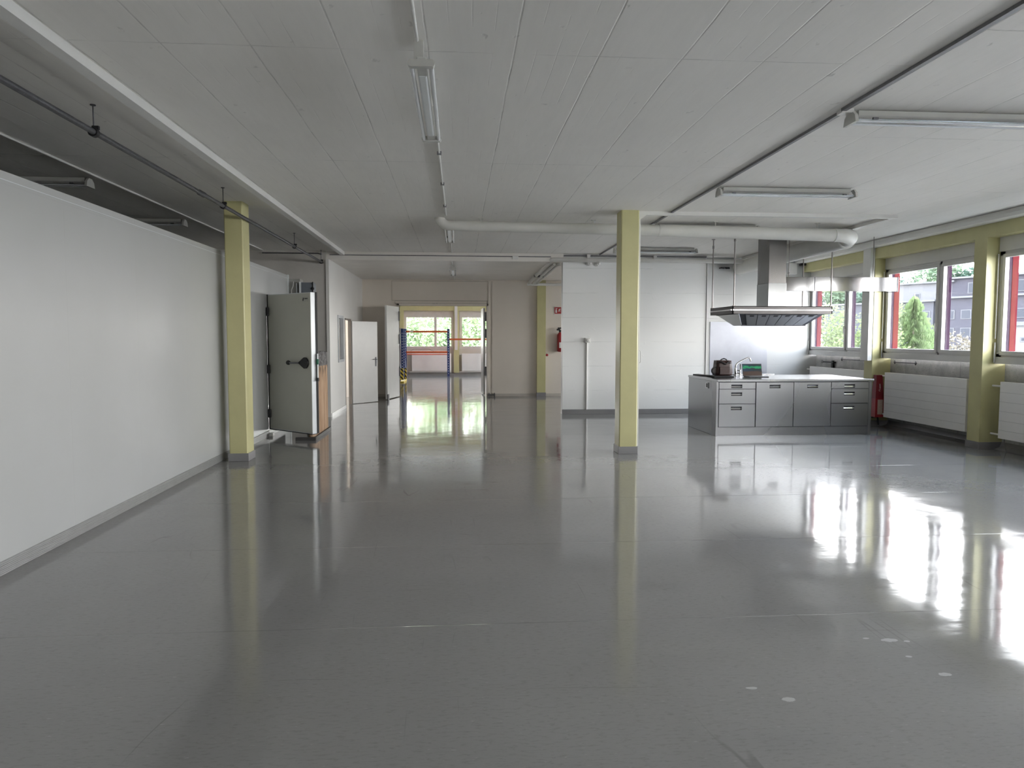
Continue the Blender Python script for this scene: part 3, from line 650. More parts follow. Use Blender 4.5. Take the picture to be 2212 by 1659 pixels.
# L shaped trunking right
t = thing('cable_trunking', (4.2, 9.48, 3.18), 'white ceiling trunking turning a corner above the hood duct', 'trunking')
MB().prism([(2.395, 3.05), (2.42, 3.05), (2.42, 3.13), (2.50, 3.19), (5.98, 3.19), (5.98, H), (2.395, H)], 'y', 9.43, 9.50).build('channel', TRUNK, t)
MB().box(5.9, 5.98, 9.5, 14.6, 3.19, H, .003).build('channel', TRUNK, t)
MB().box(2.393, 2.42, 9.42, 9.47, .1, 3.06, .003).build('column_strip', TRUNK, t, label='narrow white strip down the column')
# heating pipes over the kitchen wall
t = thing('heating_pipe', (3.5, 14.3, 3.11), 'fat white insulated pipe along the top of the kitchen wall', 'pipe')
MB().tube([(1.86, 18.66, 3.0), (1.86, 14.33, 3.115)], .042, 16).tube([(1.86, 14.33, 3.115), (1.90, 14.26, 3.115), (6.0, 14.27, 3.115)], .044, 16).build('pipe_run', TRUNK, t)
MB().tube([(6.0, 14.27, 3.115), (6.03, 14.27, 3.115)], .03, 14).tube([(6.01, 14.27, 3.16), (6.05, 14.27, 3.13), (6.05, 14.27, 3.06)], .01, 8).build('end_fitting', BLACK, t)
t = thing('heating_pipe', (2.0, 16.5, 3.02), 'pair of white pipes running back beside the fat pipe', 'pipe')
for x_ in (1.97, 2.06): MB().tube([(x_, 18.66, 2.985), (x_, 14.62, 3.06)], .030, 14).build('pipe_run', TRUNK, t)
MB().box(1.80, 2.10, 17.0, 17.03, 3.0, 3.05).build('clamp', GALV, t)
MB().tube([(1.80, 18.7, 2.955), (6.0, 18.7, 2.955)], .035, 14).build('heating_pipe', TRUNK, label='white pipe crossing the back wall above the pilaster', cat='pipe')
for x_, lab in ((2.62, 'left'), (2.80, 'right')):
    MB().tube([(x_, 14.37, 3.05), (x_ + .02, 14.26, 3.045)], .04, 16).lathe([(.028, 0), (.03, -.012), (.001, -.02)], (x_ + .02, 14.26, 3.045), 14, 'y').build('pipe_stub', TRUNK, label='capped white pipe stub high on the kitchen wall, the %s of two' % lab, cat='pipe')
q = MB()
for k in range(3): q.tube([(5.50 + k * .05, 14.66, 3.02), (5.52 + k * .05, 14.55, 3.0)], .012, 8)
q.box(5.47, 5.66, 14.64, 14.74, 3.01, 3.035).build('wall_hooks', BLACK, label='row of small black hooks high on the recessed wall', cat='hooks')
# box on pipe on kitchen wall
t = thing('outlet_box', (2.6, 14.35, 0), 'white outlet box on a vertical pipe on the kitchen wall', 'outlet box')
MB().box(2.56, 2.665, 14.30, 14.38, 1.46, 1.56, .01).lathe([(.034, 0), (.03, -.02), (.02, -.024)], (2.613, 14.30, 1.51), 14, 'y').build('box', TRUNK, t)
MB().tube([(2.605, 14.36, .1), (2.605, 14.36, 1.46)], .019, 12).build('riser', TRUNK, t)
MB().tube([(3.64, 14.38, 1.30), (3.70, 14.33, 1.30), (3.715, 14.33, 1.27), (3.715, 14.33, 1.07), (3.70, 14.37, 1.05)], .008, 8).build('wall_bracket', TRUNK, label='small white pull handle beside the middle column', cat='bracket')

# ================================================================== LAMPS
def batten_y(y0, L_, x, zc_, label, twin=True, group=None):
    t = thing('ceiling_lamp', (x, y0 + L_ / 2, zc_), label, 'ceiling lamp', group)
    top = H if y0 < 14 else 3.08
    MB().box(x - .028, x + .028, y0 + .02, y0 + L_ - .02, zc_ + .0, zc_ + .06, .004).build('housing', LAMPM, t)
    MB().box(x - .045, x + .01, y0 + .05, y0 + .12, zc_ + .05, top).build('mount', LAMPM, t)
    MB().box(x - .03, x + .03, y0 + L_ - .3, y0 + L_ - .24, zc_ + .05, top).build('mount', LAMPM, t)
    for ye in (y0, y0 + L_):
        MB().prism([(x + .075 * math.cos(a) if abs(math.cos(a)) > .99 else x + (.058 if math.cos(a) > 0 else -.058) + .017 * math.cos(a), zc_ + .012 + .02 * math.sin(a)) for a in [2 * PI * k / 16 for k in range(16)]], 'y', ye - .02, ye + .02).build('end_cap', LAMPM, t)
    for sx in (-.056, .056): MB().tube([(x + sx, y0 + .02, zc_ + .01), (x + sx, y0 + L_ - .02, zc_ + .01)], .0135, 14).build('tube', TUBE, t)
    MB().prism([(x - .026, zc_), (x + .026, zc_), (x + .016, zc_ - .006), (x - .016, zc_ - .006)], 'y', y0 + .15, y0 + L_ - .15).build('cover_strip', EDGE, t)
    return t
batten_y(4.12, 1.52, -.20, 3.075, 'twin-tube lamp hanging in the middle of the ceiling, nearest row')
batten_y(10.45, 1.52, -.13, 3.13, 'twin-tube lamp seen end-on below the round duct')
batten_y(14.9, 1.52, -.11, 2.965, 'twin-tube lamp under the lower ceiling before the doorway')
def batten_x(y, x0, L_, label, group, along=1):
    t = thing('ceiling_lamp', (x0 + along * L_ / 2, y, 3.14), label, 'ceiling lamp', group)
    a, b = sorted((x0, x0 + along * L_))
    MB().box(a + .04, b - .04, y - .03, y + .03, 3.17, H - .008, .004).build('housing', LAMPM, t)
    MB().prism([(y - .075, 3.155), (y - .03, 3.195), (y + .03, 3.195), (y + .075, 3.155), (y + .07, 3.15), (y + .012, 3.175), (y, 3.145), (y - .012, 3.175), (y - .07, 3.15)], 'x', a + .02, b - .02).build('reflector', REFL, t)
    for s_ in (-.04, .04): MB().tube([(a + .02, y + s_, 3.155), (b - .02, y + s_, 3.155)], .013, 12).build('tube', TUBE, t)
    for xe in (a, b): MB().prism([(y - .085, 3.135), (y + .085, 3.135), (y + .07, 3.19), (y + .03, 3.225), (y - .03, 3.225), (y - .07, 3.19)], 'x', xe - .012, xe + .012).build('end_cap', LAMPM, t)
    for xk in (a + .12, b - .16): MB().box(xk, xk + .04, y - .09, y - .073, 3.15, 3.165).build('clip', PIPE, t)
    return t
G1 = 'lamps set across the right-hand ceiling'
l1 = batten_x(5.18, 2.90, 1.55, 'long bright lamp cut by the right edge of the view', G1)
for y_, lab in ((7.86, 'long lamp across the right ceiling, second behind the nearest'), (10.44, 'long lamp just above the round duct right of the column'), (13.2, 'faint far lamp between the column and the hood rods')):
    c = copy_tree(l1); c.location.y = y_; c['label'] = lab
G2 = 'lamps in the dark gap above the cold room'
l2 = batten_x(7.93, -3.86, 1.5, 'dim lamp in the dark gap above the cold room, the nearer one', G2, -1)
c = copy_tree(l2); c.location.y = 10.55; c['label'] = 'dim lamp in the dark gap above the cold room, nearer the yellow column'

# ================================================================== KITCHEN ISLAND
t = thing('kitchen_island', (5.34, 11.7, 0), 'long stainless steel kitchen island with drawers and doors', 'kitchen island')
X0, X1, Y0, Y1 = 4.06, 6.63, 10.97, 12.35
MB().box(X0 - .0, X1 + .015, Y0 - .035, Y1, .868, .905, .004).build('worktop', STEEL_TOP, t)
MB().box(X0 + .004, X0 + .045, Y0, Y1 - .02, 0, .868, .003).build('end_panel', STEEL, t)
MB().box(X1 - .045, X1, Y0, Y1 - .02, 0, .868, .003).build('end_panel', STEEL, t)
MB().box(X0 + .045, X1 - .045, Y0 + .03, Y1 - .03, .14, .866).build('carcass', DARKS, t)
MB().box(X0 + .045, X1 - .045, Y0 + .06, Y1 - .1, 0, .14).build('plinth', STEEL, t)
MB().box(X0 - .01, X0 + .004, 11.32, 11.42, .74, .83).build('wall_socket', CHROME, t, label='small latch socket on the end panel')
MB().box(X0 - .012, X0 - .002, 11.33, 11.39, .755, .82).build('socket_slot', BLACK, t)
def front(nm, x0, x1, z0, z1, hx, hz, m_=STEEL):
    hw, hh = .09, .028; y0, y1 = Y0 - .005, Y0 + .02
    a, b, c_, d = hx - hw, hx + hw, hz - hh, hz + hh
    f = MB().box(x0, a, y0, y1, z0, z1).box(b, x1, y0, y1, z0, z1).box(a, b, y0, y1, z0, c_).box(a, b, y0, y1, d, z1).build(nm, m_, t)
    MB().prism([(Y0 - .004, c_), (Y0 + .018, c_ + .012), (Y0 + .038, d), (Y0 + .042, d), (Y0 + .042, c_), (Y0 + .0, c_ - .002)], 'x', a, b).box(a, b, Y0 + .0, Y0 + .04, d - .002, d + .001).box(a - .001, a + .002, Y0, Y0 + .04, c_, d).box(b - .002, b + .001, Y0, Y0 + .04, c_, d).build('pull', CHROME, f)
for (x0, x1) in ((4.112, 4.70), (5.955, 6.575)):
    hx = (x0 + x1) / 2 - .01
    for z0, z1, hz in ((.755, .855, .795), (.52, .745, .672), (.15, .51, .445)): front('drawer', x0, x1, z0, z1, hx, hz)
for (x0, x1) in ((4.715, 5.325), (5.335, 5.945)): front('door', x0, x1, .15, .855, (x0 + x1) / 2, .79)
# tap, box
t = thing('tap', (4.86, 12.2, .905), 'chrome swivel tap with long angled spout on the island', 'tap')
MB().lathe([(.03, .905), (.03, .925), (.022, .93), (.022, 1.02), (.018, 1.03)], (4.86, 12.2, 0), 16).build('body', CHROME, t)
MB().tube([(4.86, 12.2, 1.02), (4.862, 12.2, 1.07), (4.875, 12.2, 1.10), (4.91, 12.2, 1.13), (5.06, 12.2, 1.205), (5.09, 12.2, 1.212), (5.115, 12.2, 1.20), (5.128, 12.2, 1.17), (5.128, 12.2, 1.145)], .0125, 12).build('spout', CHROME, t)
for dz in (.94, .99): MB().tube([(4.875, 12.2, dz), (4.915, 12.17, dz)], .009, 8).lathe([(.001, -.02), (.02, -.015), (.022, .01), (.001, .014)], (4.925, 12.17, dz), 10).build('knob', CHROME, t)
MB().tube([(4.965, 12.25, .905), (4.965, 12.25, 1.10)], .013, 12).build('standpipe', CHROME, label='short upright chrome standpipe behind the tap', cat='pipe')
MB().box(4.66, 4.80, 12.25, 12.34, .905, 1.0, .004).build('steel_box', STEEL, label='low steel box between the bag and the tap', cat='box')
MB().box(4.50, 5.62, 12.31, 12.35, .905, .925, .003).build('worktop_upstand', STEEL_TOP, label='thin raised steel edge along the rear of the worktop', cat='edge strip')
# bag
t = thing('camera_bag', (4.43, 11.7, .93), 'small dark brown leather shoulder bag on the island', 'bag')
bm = bmesh.new(); bmesh.ops.create_cube(bm, size=1)
bmesh.ops.subdivide_edges(bm, edges=bm.edges[:], cuts=4, use_grid_fill=True)
for v in bm.verts:
    x, y, z = v.co; k = 1.04 - .16 * (z + .5); bul = 1 + .10 * math.cos(PI * z) * (1 - abs(z))
    v.co = Vector((x * .285 * k, y * .19 * k * bul, (z + .5) * .245 + .012 * (abs(x) * 2) ** 2 * (z > .3)))
bmesh.ops.smooth_vert(bm, verts=bm.verts[:], factor=.35, use_axis_x=True, use_axis_y=True, use_axis_z=True)
for v in bm.verts: v.co += Vector((4.435, 11.7, .931))
MB().bm(bm, True).build('body', LEATH, t)
MB().box(4.315, 4.335, 11.66, 11.74, 1.0, 1.12, .006).build('side_tab', STRAP, t)
MB().tube([(4.31, 11.62, 1.14), (4.37, 11.595, 1.165), (4.45, 11.59, 1.12), (4.50, 11.60, 1.165), (4.56, 11.63, 1.12)], .012, 8).build('zip_edge', STRAP, t)
MB().box(4.345, 4.525, 11.585, 11.61, .945, 1.08, .008).build('pocket', LEATH, t)
MB().box(4.34, 4.535, 11.62, 11.79, 1.155, 1.185, .012).build('flap', LEATH, t)
MB().tube([(4.37, 11.66, 1.17), (4.40, 11.66, 1.20), (4.44, 11.66, 1.215), (4.48, 11.66, 1.20), (4.53, 11.66, 1.14)], .010, 8).build('carry_handle', STRAP, t)
st = []
for k in range(13):
    a = PI * (.05 + 1.0 * k / 12); st.append((4.33 - .10 * math.sin(a), 11.64, 1.01 + .072 * math.cos(a)))
q = MB()
for i in range(12):
    p, n2 = Vector(st[i]), Vector(st[i + 1]); d = (n2 - p).normalized(); w_ = Vector((0, 1, 0)); q.obox(p, d, w_, d.cross(w_), (-.004, (n2 - p).length + .004), (-.03, .03), (-.004, .004))
q.build('shoulder_strap', STRAP, t)
MB().box(4.20, 4.545, 11.45, 11.80, .905, .93, .010).build('laptop_sleeve', mat('black_fabric', (.012, .012, .014), .8), label='flat black sleeve lying under the brown bag', cat='sleeve')
MB().prism([(4.13, 12.30), (4.24, 12.33), (4.33, 11.95), (4.24, 11.80), (4.14, 11.95)], 'z', .905, .925).build('folded_cloth', STRAP, label='black folded pouch behind the brown bag at the worktop corner', cat='pouch')
# laptop
t = thing('laptop', (4.98, 11.68, .905), 'open laptop with a green aurora picture on the island', 'laptop')
MB().box(4.80, 5.14, 11.46, 11.69, .905, .922, .005).build('keyboard_base', mat('dark_grey_laptop', (.03, .03, .035), .35, .4), t)
MB().box(4.815, 5.125, 11.475, 11.675, .9222, .9235).build('key_deck', mat('grey_key_deck', (.3, .3, .31), .3, .3), t)
u, w_, n_ = Vector((1, 0, 0)), Vector((0, .25, .97)).normalized(), Vector((0, .97, -.25))
ld = MB().obox((4.79, 11.69, .915), u, w_, n_, (0, .335), (0, .215), (0, .008)).build('screen_lid', BLACK, t)
MB().obox((4.79, 11.69, .915), u, w_, n_, (.008, .327), (.014, .205), (-.001, .0)).build('screen', SCREEN, ld)

# ================================================================== HOOD
t = thing('extractor_hood', (5.15, 11.55, 1.75), 'large stainless steel island extractor hood hung on rods', 'extractor hood')
a, b, c_, d = 4.335, 5.975, 11.05, 12.05
z0, z1 = 1.945, 2.065
MB().box(a, b, c_, c_ + .015, z0, z1).box(a, b, d - .015, d, z0, z1).box(a, a + .015, c_, d, z0, z1).box(b - .015, b, c_, d, z0, z1).box(a, b, c_, d, z1 - .012, z1 - .002).build('rim', RIMM, t)
MB().box(a - .02, b + .02, c_ - .018, c_, 1.995, 2.012).box(a - .035, a, c_ - .018, d + .018, 1.995, 2.012).box(b, b + .02, c_ - .018, d + .018, 1.995, 2.012).box(a - .02, b + .02, d, d + .018, 1.995, 2.012).build('rail', CHROME, t)
# lower body: inverted pyramid with filters on the long sloping sides
tp = [(a + .12, c_ + .03, z0), (b - .12, c_ + .03, z0), (b - .12, d - .03, z0), (a + .12, d - .03, z0)]
bt = [(a + .29, c_ + .33, 1.765), (b - .29, c_ + .33, 1.765), (b - .29, d - .33, 1.765), (a + .29, d - .33, 1.765)]
MB().add(tp + bt, [(0, 1, 5, 4), (1, 2, 6, 5), (2, 3, 7, 6), (3, 0, 4, 7), (4, 5, 6, 7)]).build('lower_body', DARKS, t)
MB().add([tp[0], tp[3], bt[3], bt[0]] + [(p[0] - .006, p[1], p[2] - .003) for p in (tp[0], tp[3], bt[3], bt[0])], [(0, 1, 2, 3), (4, 5, 6, 7), (0, 1, 5, 4), (1, 2, 6, 5), (2, 3, 7, 6), (3, 0, 4, 7)]).build('cheek', HOODM, t)
MB().box(bt[0][0] - .01, bt[1][0] + .01, bt[0][1] - .012, bt[0][1] + .01, 1.755, 1.772).box(a + .1, b - .1, c_ + .015, d - .015, z0 - .004, z0 + .004).build('lip', DARKS, t)
def lerp(p, q, s_): return Vector(p) * (1 - s_) + Vector(q) * s_
for side in (0, 1):
    T0, T1, B0, B1 = (tp[0], tp[1], bt[0], bt[1]) if side == 0 else (tp[3], tp[2], bt[3], bt[2])
    nn = Vector((0, -1 if side == 0 else 1, -1)).normalized() * .012
    for k in range(6):
        s0_, s1_ = .075 + k * .145, .075 + (k + 1) * .145 - .008
        A, B, Cc, D = lerp(T0, T1, s0_), lerp(T0, T1, s1_), lerp(B0, B1, s1_), lerp(B0, B1, s0_)
        A, D = lerp(A, D, .06), lerp(A, D, .95); B, Cc = lerp(B, Cc, .06), lerp(B, Cc, .95)
        f = MB().add([A, B, Cc, D] + [p + nn for p in (A, B, Cc, D)], [(0, 1, 2, 3), (4, 5, 6, 7), (0, 1, 5, 4), (1, 2, 6, 5), (2, 3, 7, 6), (3, 0, 4, 7)]).build('filter', FILTER, t)
        hA = [lerp(lerp(A, B, u_), lerp(D, Cc, u_), v_) + nn * 1.1 for u_, v_ in ((.35, .04), (.72, .04), (.70, .15), (.33, .15))]
        MB().add(hA + [p + nn * .4 for p in hA], [(0, 1, 2, 3), (4, 5, 6, 7), (0, 1, 5, 4), (1, 2, 6, 5), (2, 3, 7, 6), (3, 0, 4, 7)]).build('filter_handle', BLACK, f)
MB().box(5.045, 5.335, 11.35, 11.79, 2.05, 3.22, .003).build('chimney', HOODM, t)
MB().box(5.040, 5.345, 11.343, 11.80, 2.052, 2.455, .003).build('chimney_sleeve', CHIM, t, label='lower sleeve of the chimney, steel lightened for its window reflection')
for (x_, y_) in ((a + .02, d - .03), (a + .025, c_ + .02), (b - .02, c_ + .02), (b - .02, d - .03)):
    MB().tube([(x_, y_, z1 - .01), (x_, y_, H)], .0105, 10).tube([(x_, y_, H - .16), (x_, y_, H - .11)], .017, 10).lathe([(.03, 0), (.03, .01)], (x_, y_, H - .01), 12).box(x_ - .02, x_ + .02, y_ - .02, y_ + .02, z1 - .004, z1 + .012).build('hanger_rod', ROD, t)
t = thing('steel_bulkhead', (6.3, 11.6, 2.33), 'long shiny steel air box hanging beside the hood chimney', 'air box')
MB().box(5.345, 5.865, 11.45, 11.80, 2.335, 2.565, .003).build('box_section', BULK, t)
MB().box(5.875, 7.30, 11.45, 11.80, 2.335, 2.568, .003).build('box_section', BULK, t)
MB().box(5.862, 5.878, 11.455, 11.79, 2.34, 2.56).build('joint', DARKS, t)
MB().box(7.30, 7.315, 11.44, 11.81, 2.33, 2.575).build('end_cap', PIPE, t)
for x_ in (5.45, 6.90): MB().tube([(x_, 11.5, 2.56), (x_, 11.5, H)], .006, 8).build('hanger_rod', ROD, t)

# steel splash panel & details on the recessed wall
MB().box(5.30, 6.55, 14.722, 14.74, .45, 1.90, .002).build('splashback', SPLASH, label='large grey steel splashback sheet on the white wall', cat='splashback')
MB().box(5.085, 5.10, 14.36, 14.74, 0, 3.1).build('trim_8', WHITE, kind=ST, label='white corner trim at the wall recess')
t = thing('wall_cabinet', (7.02, 14.7, 2.88), 'small white electrical box high in the kitchen corner', 'electrical box')
MB().box(6.92, 7.12, 14.64, 14.74, 2.90, 3.13, .006).build('body', WHITE, t)
MB().lathe([(.012, 0), (.012, -.02)], (6.935, 14.64, 2.925), 10, 'y').build('lock', BLACK, t)
MB().box(7.20, 7.30, 14.60, 14.72, 3.08, 3.17, .006).build('cable_entry', BLACK, label='black cable entry block in the ceiling corner', cat='cable block')
t = thing('power_socket', (7.35, 14.75, 1.07), 'white double socket on the yellow corner pier', 'socket')
MB().box(7.32, 7.41, 14.745, 14.762, 1.03, 1.12, .004).build('plate', WHITE, t)
MB().lathe([(.015, 0), (.015, -.004)], (7.345, 14.745, 1.075), 10, 'y').lathe([(.015, 0), (.015, -.004)], (7.385, 14.745, 1.075), 10, 'y').build('outlet', FRAME, t)
# vertical trunk on the second pier
MB().box(7.215, 7.30, 12.11, 12.34, 1.16, 3.13, .004).build('cable_trunking', TRUNK, label='white vertical trunking on the yellow pier above the red cylinder', cat='trunking')

# ================================================================== RADIATORS
def radiator(yf, label, valve=True):
    yn = yf - 2.16
    t = thing('radiator', (7.42, yf - 1.1, 0), label, 'radiator', 'radiators under the windows')
    q = MB().box(7.40, 7.46, yn, yf - .14, .185, .965, .006); q.build('front_panel', RAD, t)
    rib = MB()
    for k in range(5): rib.box(7.397, 7.401, yn + .004, yf - .144, .30 + k * .13, .303 + k * .13)
    rib.build('rib_lines', mat('radiator_groove', (.5, .49, .48)), t)
    MB().box(7.47, 7.56, yn + .05, yf - .15, .20, .95).build('rear_fins', RAD, t)
    MB().tube([(7.44, yf - .14, .90), (7.44, yf + .04, .90)], .014, 10).build('supply_pipe', RAD, t)
    MB().tube([(7.44, yf - .14, .23), (7.44, yf + .04, .23)], .014, 10).build('return_pipe', RAD, t)
    for y_ in (yn + .3, yf - .4): MB().box(7.56, 7.65, y_, y_ + .03, .3, .85).build('bracket', RAD, t)
    MB().tube([(7.45, yf - .2, .19), (7.45, yf - .2, .12), (7.47, yf - .22, 0.0)], .006, 8).build('drain_tube', GALV, t)
    return t
r0 = radiator(12.02, 'wide white ribbed radiator beside the red cylinder')
for yf, lab in ((14.68, 'white radiator behind the end of the steel island'), (9.36, 'white radiator cut by the right edge of the view')):
    c = copy_tree(r0); c.location.y += yf - 12.02; c['label'] = lab
# fittings on the parapet
t = thing('radiator_valve', (7.6, 14.0, 1.0), 'black stopcock with lever on the bare parapet', 'valve')
MB().tube([(7.6, 13.98, .93), (7.6, 13.98, 1.10)], .028, 10).box(7.56, 7.62, 13.9, 14.30, 1.055, 1.08).build('body', BLACK, t)
MB().lathe([(.001, -.02), (.035, -.01), (.035, .01), (.001, .02)], (7.56, 14.33, 1.07), 12, 'x').build('wheel', GALV, t)
def bar(ya, yb, lab):
    t = thing('wall_bar', (7.6, (ya + yb) / 2, 1.14), lab, 'bar')
    MB().tube([(7.6, ya, 1.14), (7.6, yb, 1.14)], .009, 8).build('rod', PIPE, t)
    for y_ in (ya, yb): MB().lathe([(.004, -.02), (.04, 0), (.004, .02)], (7.61, y_, 1.14), 4, 'x').build('fixing', PIPE, t)
bar(11.93, 11.36, 'short dark bar with diamond fixings above the wide radiator')
bar(13.66, 12.75, 'thin dark bar on the parapet behind the island')

# ================================================================== FIRE EQUIPMENT, SIGNS
t = thing('fire_extinguisher_cover', (7.43, 12.0, 0), 'red covered fire extinguisher standing by the yellow pier', 'fire extinguisher')
x_, y_ = 7.375, 12.02
MB().prism([(x_ - .075, .17), (x_ + .075, .17), (x_ + .075, .50), (x_ - .075, .50)], 'y', y_ - .06, y_ + .06).build('lower_case', RED, t)
q = MB(); tpz = .91
q.add([(x_ - .075, y_ - .06, .50), (x_ + .075, y_ - .06, .50), (x_ + .075, y_ + .06, .50), (x_ - .075, y_ + .06, .50), (x_ - .05, y_ - .03, tpz), (x_ + .06, y_ - .03, tpz), (x_ + .06, y_ + .06, tpz), (x_ - .05, y_ + .06, tpz)], [(0, 1, 2, 3), (4, 5, 6, 7), (0, 1, 5, 4), (1, 2, 6, 5), (2, 3, 7, 6), (3, 0, 4, 7)])
q.build('upper_case', mat('dark_red_enamel', (.22, .012, .02), .35), t)
MB().box(x_ - .035, x_ + .06, y_ - .064, y_ - .06, .22, .48).build('label_sheet', LABELM, t)
q = MB()
for k in range(4): q.box(x_ - .002, x_ + .016, y_ - .062 + .012 * (k / 4 + .3), y_ - .04, .68 + k * .022, .690 + k * .022)
q.tube(arc((x_ + .005, y_ - .052, .645), .016, .4, 5.2, 8, (1, 0, 0), (0, 0, 1)), .003, 6).build('lettering', SIGNW, t)
MB().tube([(x_ + .01, y_, .17), (x_ + .012, y_ - .01, .10), (x_ + .02, y_ - .02, .03)], .014, 8).build('hose', BLACK, t)
MB().box(x_ - .09, x_ + .02, y_ + .02, 12.12, .155, .17).build('bracket', BLACK, t)
t = thing('fire_extinguisher', (2.705, 18.92, 1.18), 'red fire extinguisher hung on the back wall', 'fire extinguisher')
MB().lathe([(.03, 1.185), (.072, 1.20), (.075, 1.22), (.075, 1.62), (.06, 1.67), (.03, 1.70), (.022, 1.71)], (2.705, 18.91, 0), 20).build('cylinder', RED, t)
MB().lathe([(.022, 1.71), (.03, 1.73), (.03, 1.76), (.02, 1.77)], (2.705, 18.91, 0), 12).box(2.615, 2.705, 18.89, 18.93, 1.755, 1.80, .006).box(2.645, 2.735, 18.89, 18.93, 1.80, 1.835, .006).build('valve_head', BLACK, t)
MB().tube([(2.735, 18.89, 1.75), (2.795, 18.88, 1.70), (2.8, 18.88, 1.5), (2.785, 18.88, 1.36)], .012, 8).build('hose', BLACK, t)
MB().box(2.675, 2.755, 18.832, 18.838, 1.29, 1.44).build('label_sheet', SIGNW, t)
t = thing('fire_sign', (2.655, 18.99, 2.19), 'small red and white fire extinguisher sign on the back wall', 'sign')
MB().box(2.555, 2.755, 18.985, 18.998, 2.19, 2.385).build('board', SIGNW, t)
MB().box(2.565, 2.745, 18.982, 18.986, 2.20, 2.375).build('red_field', SIGNR, t)
MB().box(2.59, 2.63, 18.979, 18.983, 2.225, 2.30).box(2.6, 2.62, 18.979, 18.983, 2.30, 2.33).box(2.595, 2.645, 18.979, 18.983, 2.332, 2.345).tube(arc((2.69, 18.981, 2.25), .025, 0, PI, 6, (1, 0, 0), (0, 0, 1)), .006, 6).tube([(2.675, 18.981, 2.28), (2.695, 18.981, 2.33)], .009, 6).tube([(2.705, 18.981, 2.28), (2.72, 18.981, 2.34)], .009, 6).build('pictogram', SIGNW, t)
t = thing('alarm_knob', (2.36, 18.98, 1.1), 'small red knob beside the yellow pilaster', 'alarm button')
MB().lathe([(.03, 0), (.035, -.03), (.02, -.05)], (2.365, 18.99, 1.10), 12, 'y').build('knob', RED, t)
MB().lathe([(.015, 0), (.012, -.03)], (2.355, 18.99, 1.15), 8, 'y').build('pin', WHITE, t)

# ================================================================== FAR ROOM CONTENTS
for (a, b) in ((-1.93, -.30), (.14, 2.0)):
    t = thing('radiator', ((a + b) / 2, 29.9, 0), 'white radiator under the far windows, %s the blue rack post' % ('left of' if a < 0 else 'right of'), 'radiator')
    MB().box(a, b, 29.83, 29.90, .17, .90, .01).build('front_panel', RAD, t)
    MB().box(a - .1, a, 29.86, 29.88, .85, .88).box(a - .1, b, 29.86, 29.88, .12, .15).build('pipe', RAD, t)
t = thing('pallet_rack', (-.4, 28.5, 0), 'blue and orange pallet rack frame in the far room', 'pallet rack')
def upright(x, y, z1, w_=.10, d_=.08):
    u_ = MB().box(x - w_ / 2, x + w_ / 2, y - d_ / 2, y + d_ / 2, 0, z1, .004).build('upright', BLUE, t)
    q = MB()
    for k in range(int(z1 / .1) - 1): q.box(x - .012, x + .012, y - d_ / 2 - .002, y - d_ / 2, .1 + k * .1, .135 + k * .1)
    q.build('slots', FRAME if y > 28 else FRAME, u_)
upright(-.40, 28.9, 1.91); upright(-2.12, 28.9, 1.91); upright(-2.08, 27.6, 1.90); upright(-2.04, 26.3, 1.89); upright(-2.06, 25.1, 1.90); upright(1.5, 28.9, 1.91)
MB().box(-2.1, -.42, 28.86, 28.94, 1.765, 1.84, .006).build('beam', ORANGE, t)
MB().box(-2.1, -.42, 28.86, 28.94, .94, 1.02, .006).build('beam', ORANGE, t)
MB().box(-.37, 1.48, 28.86, 28.94, 1.46, 1.53, .006).build('beam', ORANGE, t)
MB().box(-2.1, -.42, 29.2, 29.26, .86, .90, .004).build('beam', ORANGE, t)
MB().tube([(-2.10, 28.9, .90), (-1.80, 29.1, 1.10), (-1.2, 29.1, 1.10), (-.9, 29.0, .98)], .008, 6).build('brace', PIPE, t)
MB().box(-1.95, -1.80, 28.855, 28.86, 1.785, 1.82).build('label_plate', SIGNW, t)
for k in range(3): MB().tube([(-2.1, 28.8 - k * 1.2, .3), (-2.06, 27.7 - k * 1.2, 1.0)], .014, 6).build('brace', EDGE, t)
t = thing('rack_guard', (-1.98, 25.0, 0), 'yellow and black striped corner guard by the rack', 'guard')
MB().box(-2.06, -1.90, 24.9, 24.97, .10, .50, .01).build('plate', STRIPE, t)
MB().box(-1.95, -1.88, 26.15, 26.22, .05, .46, .01).build('plate', STRIPE, t)
MB().box(-2.08, -1.88, 24.88, 26.25, 0, .05, .01).build('foot', mat('yellow_steel', (.6, .45, .05)), t)

# ================================================================== OUTSIDE
MB().box(17, 40, -20, 31, -2.0, -1.5).build('added_bounce_roof', mat('pale_bounce_surface', (.70, .66, .61), .9, 0, .1, 2.), kind=ST)  # unseen roof added to bounce skylight onto the hall ceiling
MB().box(8.5, 320, -60, 260, -7.4, -7.2).build('ground', mat('paved_yard', (.20, .20, .19), .9, 0, .1, .3), kind=ST)
MB().box(-60, 60, 32, 100, -3.4, -3.2).build('ground', mat('paved_court', (.38, .38, .35), .9, 0, .1, .4), kind=ST)
def leaf_mesh(n, size, fn, flat=.6):
    q = MB()
    for _ in range(n):
        p = fn(); d1 = Vector((random.gauss(0, 1), random.gauss(0, 1), random.gauss(0, flat))).normalized()
        d2 = d1.cross(Vector((random.gauss(0, 1), random.gauss(0, 1), random.gauss(0, 1)))).normalized(); s_ = size * random.uniform(.6, 1.4)
        q.add([p - d1 * s_, p + d2 * s_ * .6, p + d1 * s_, p - d2 * s_ * .6], [(0, 1, 2, 3)])
    return q
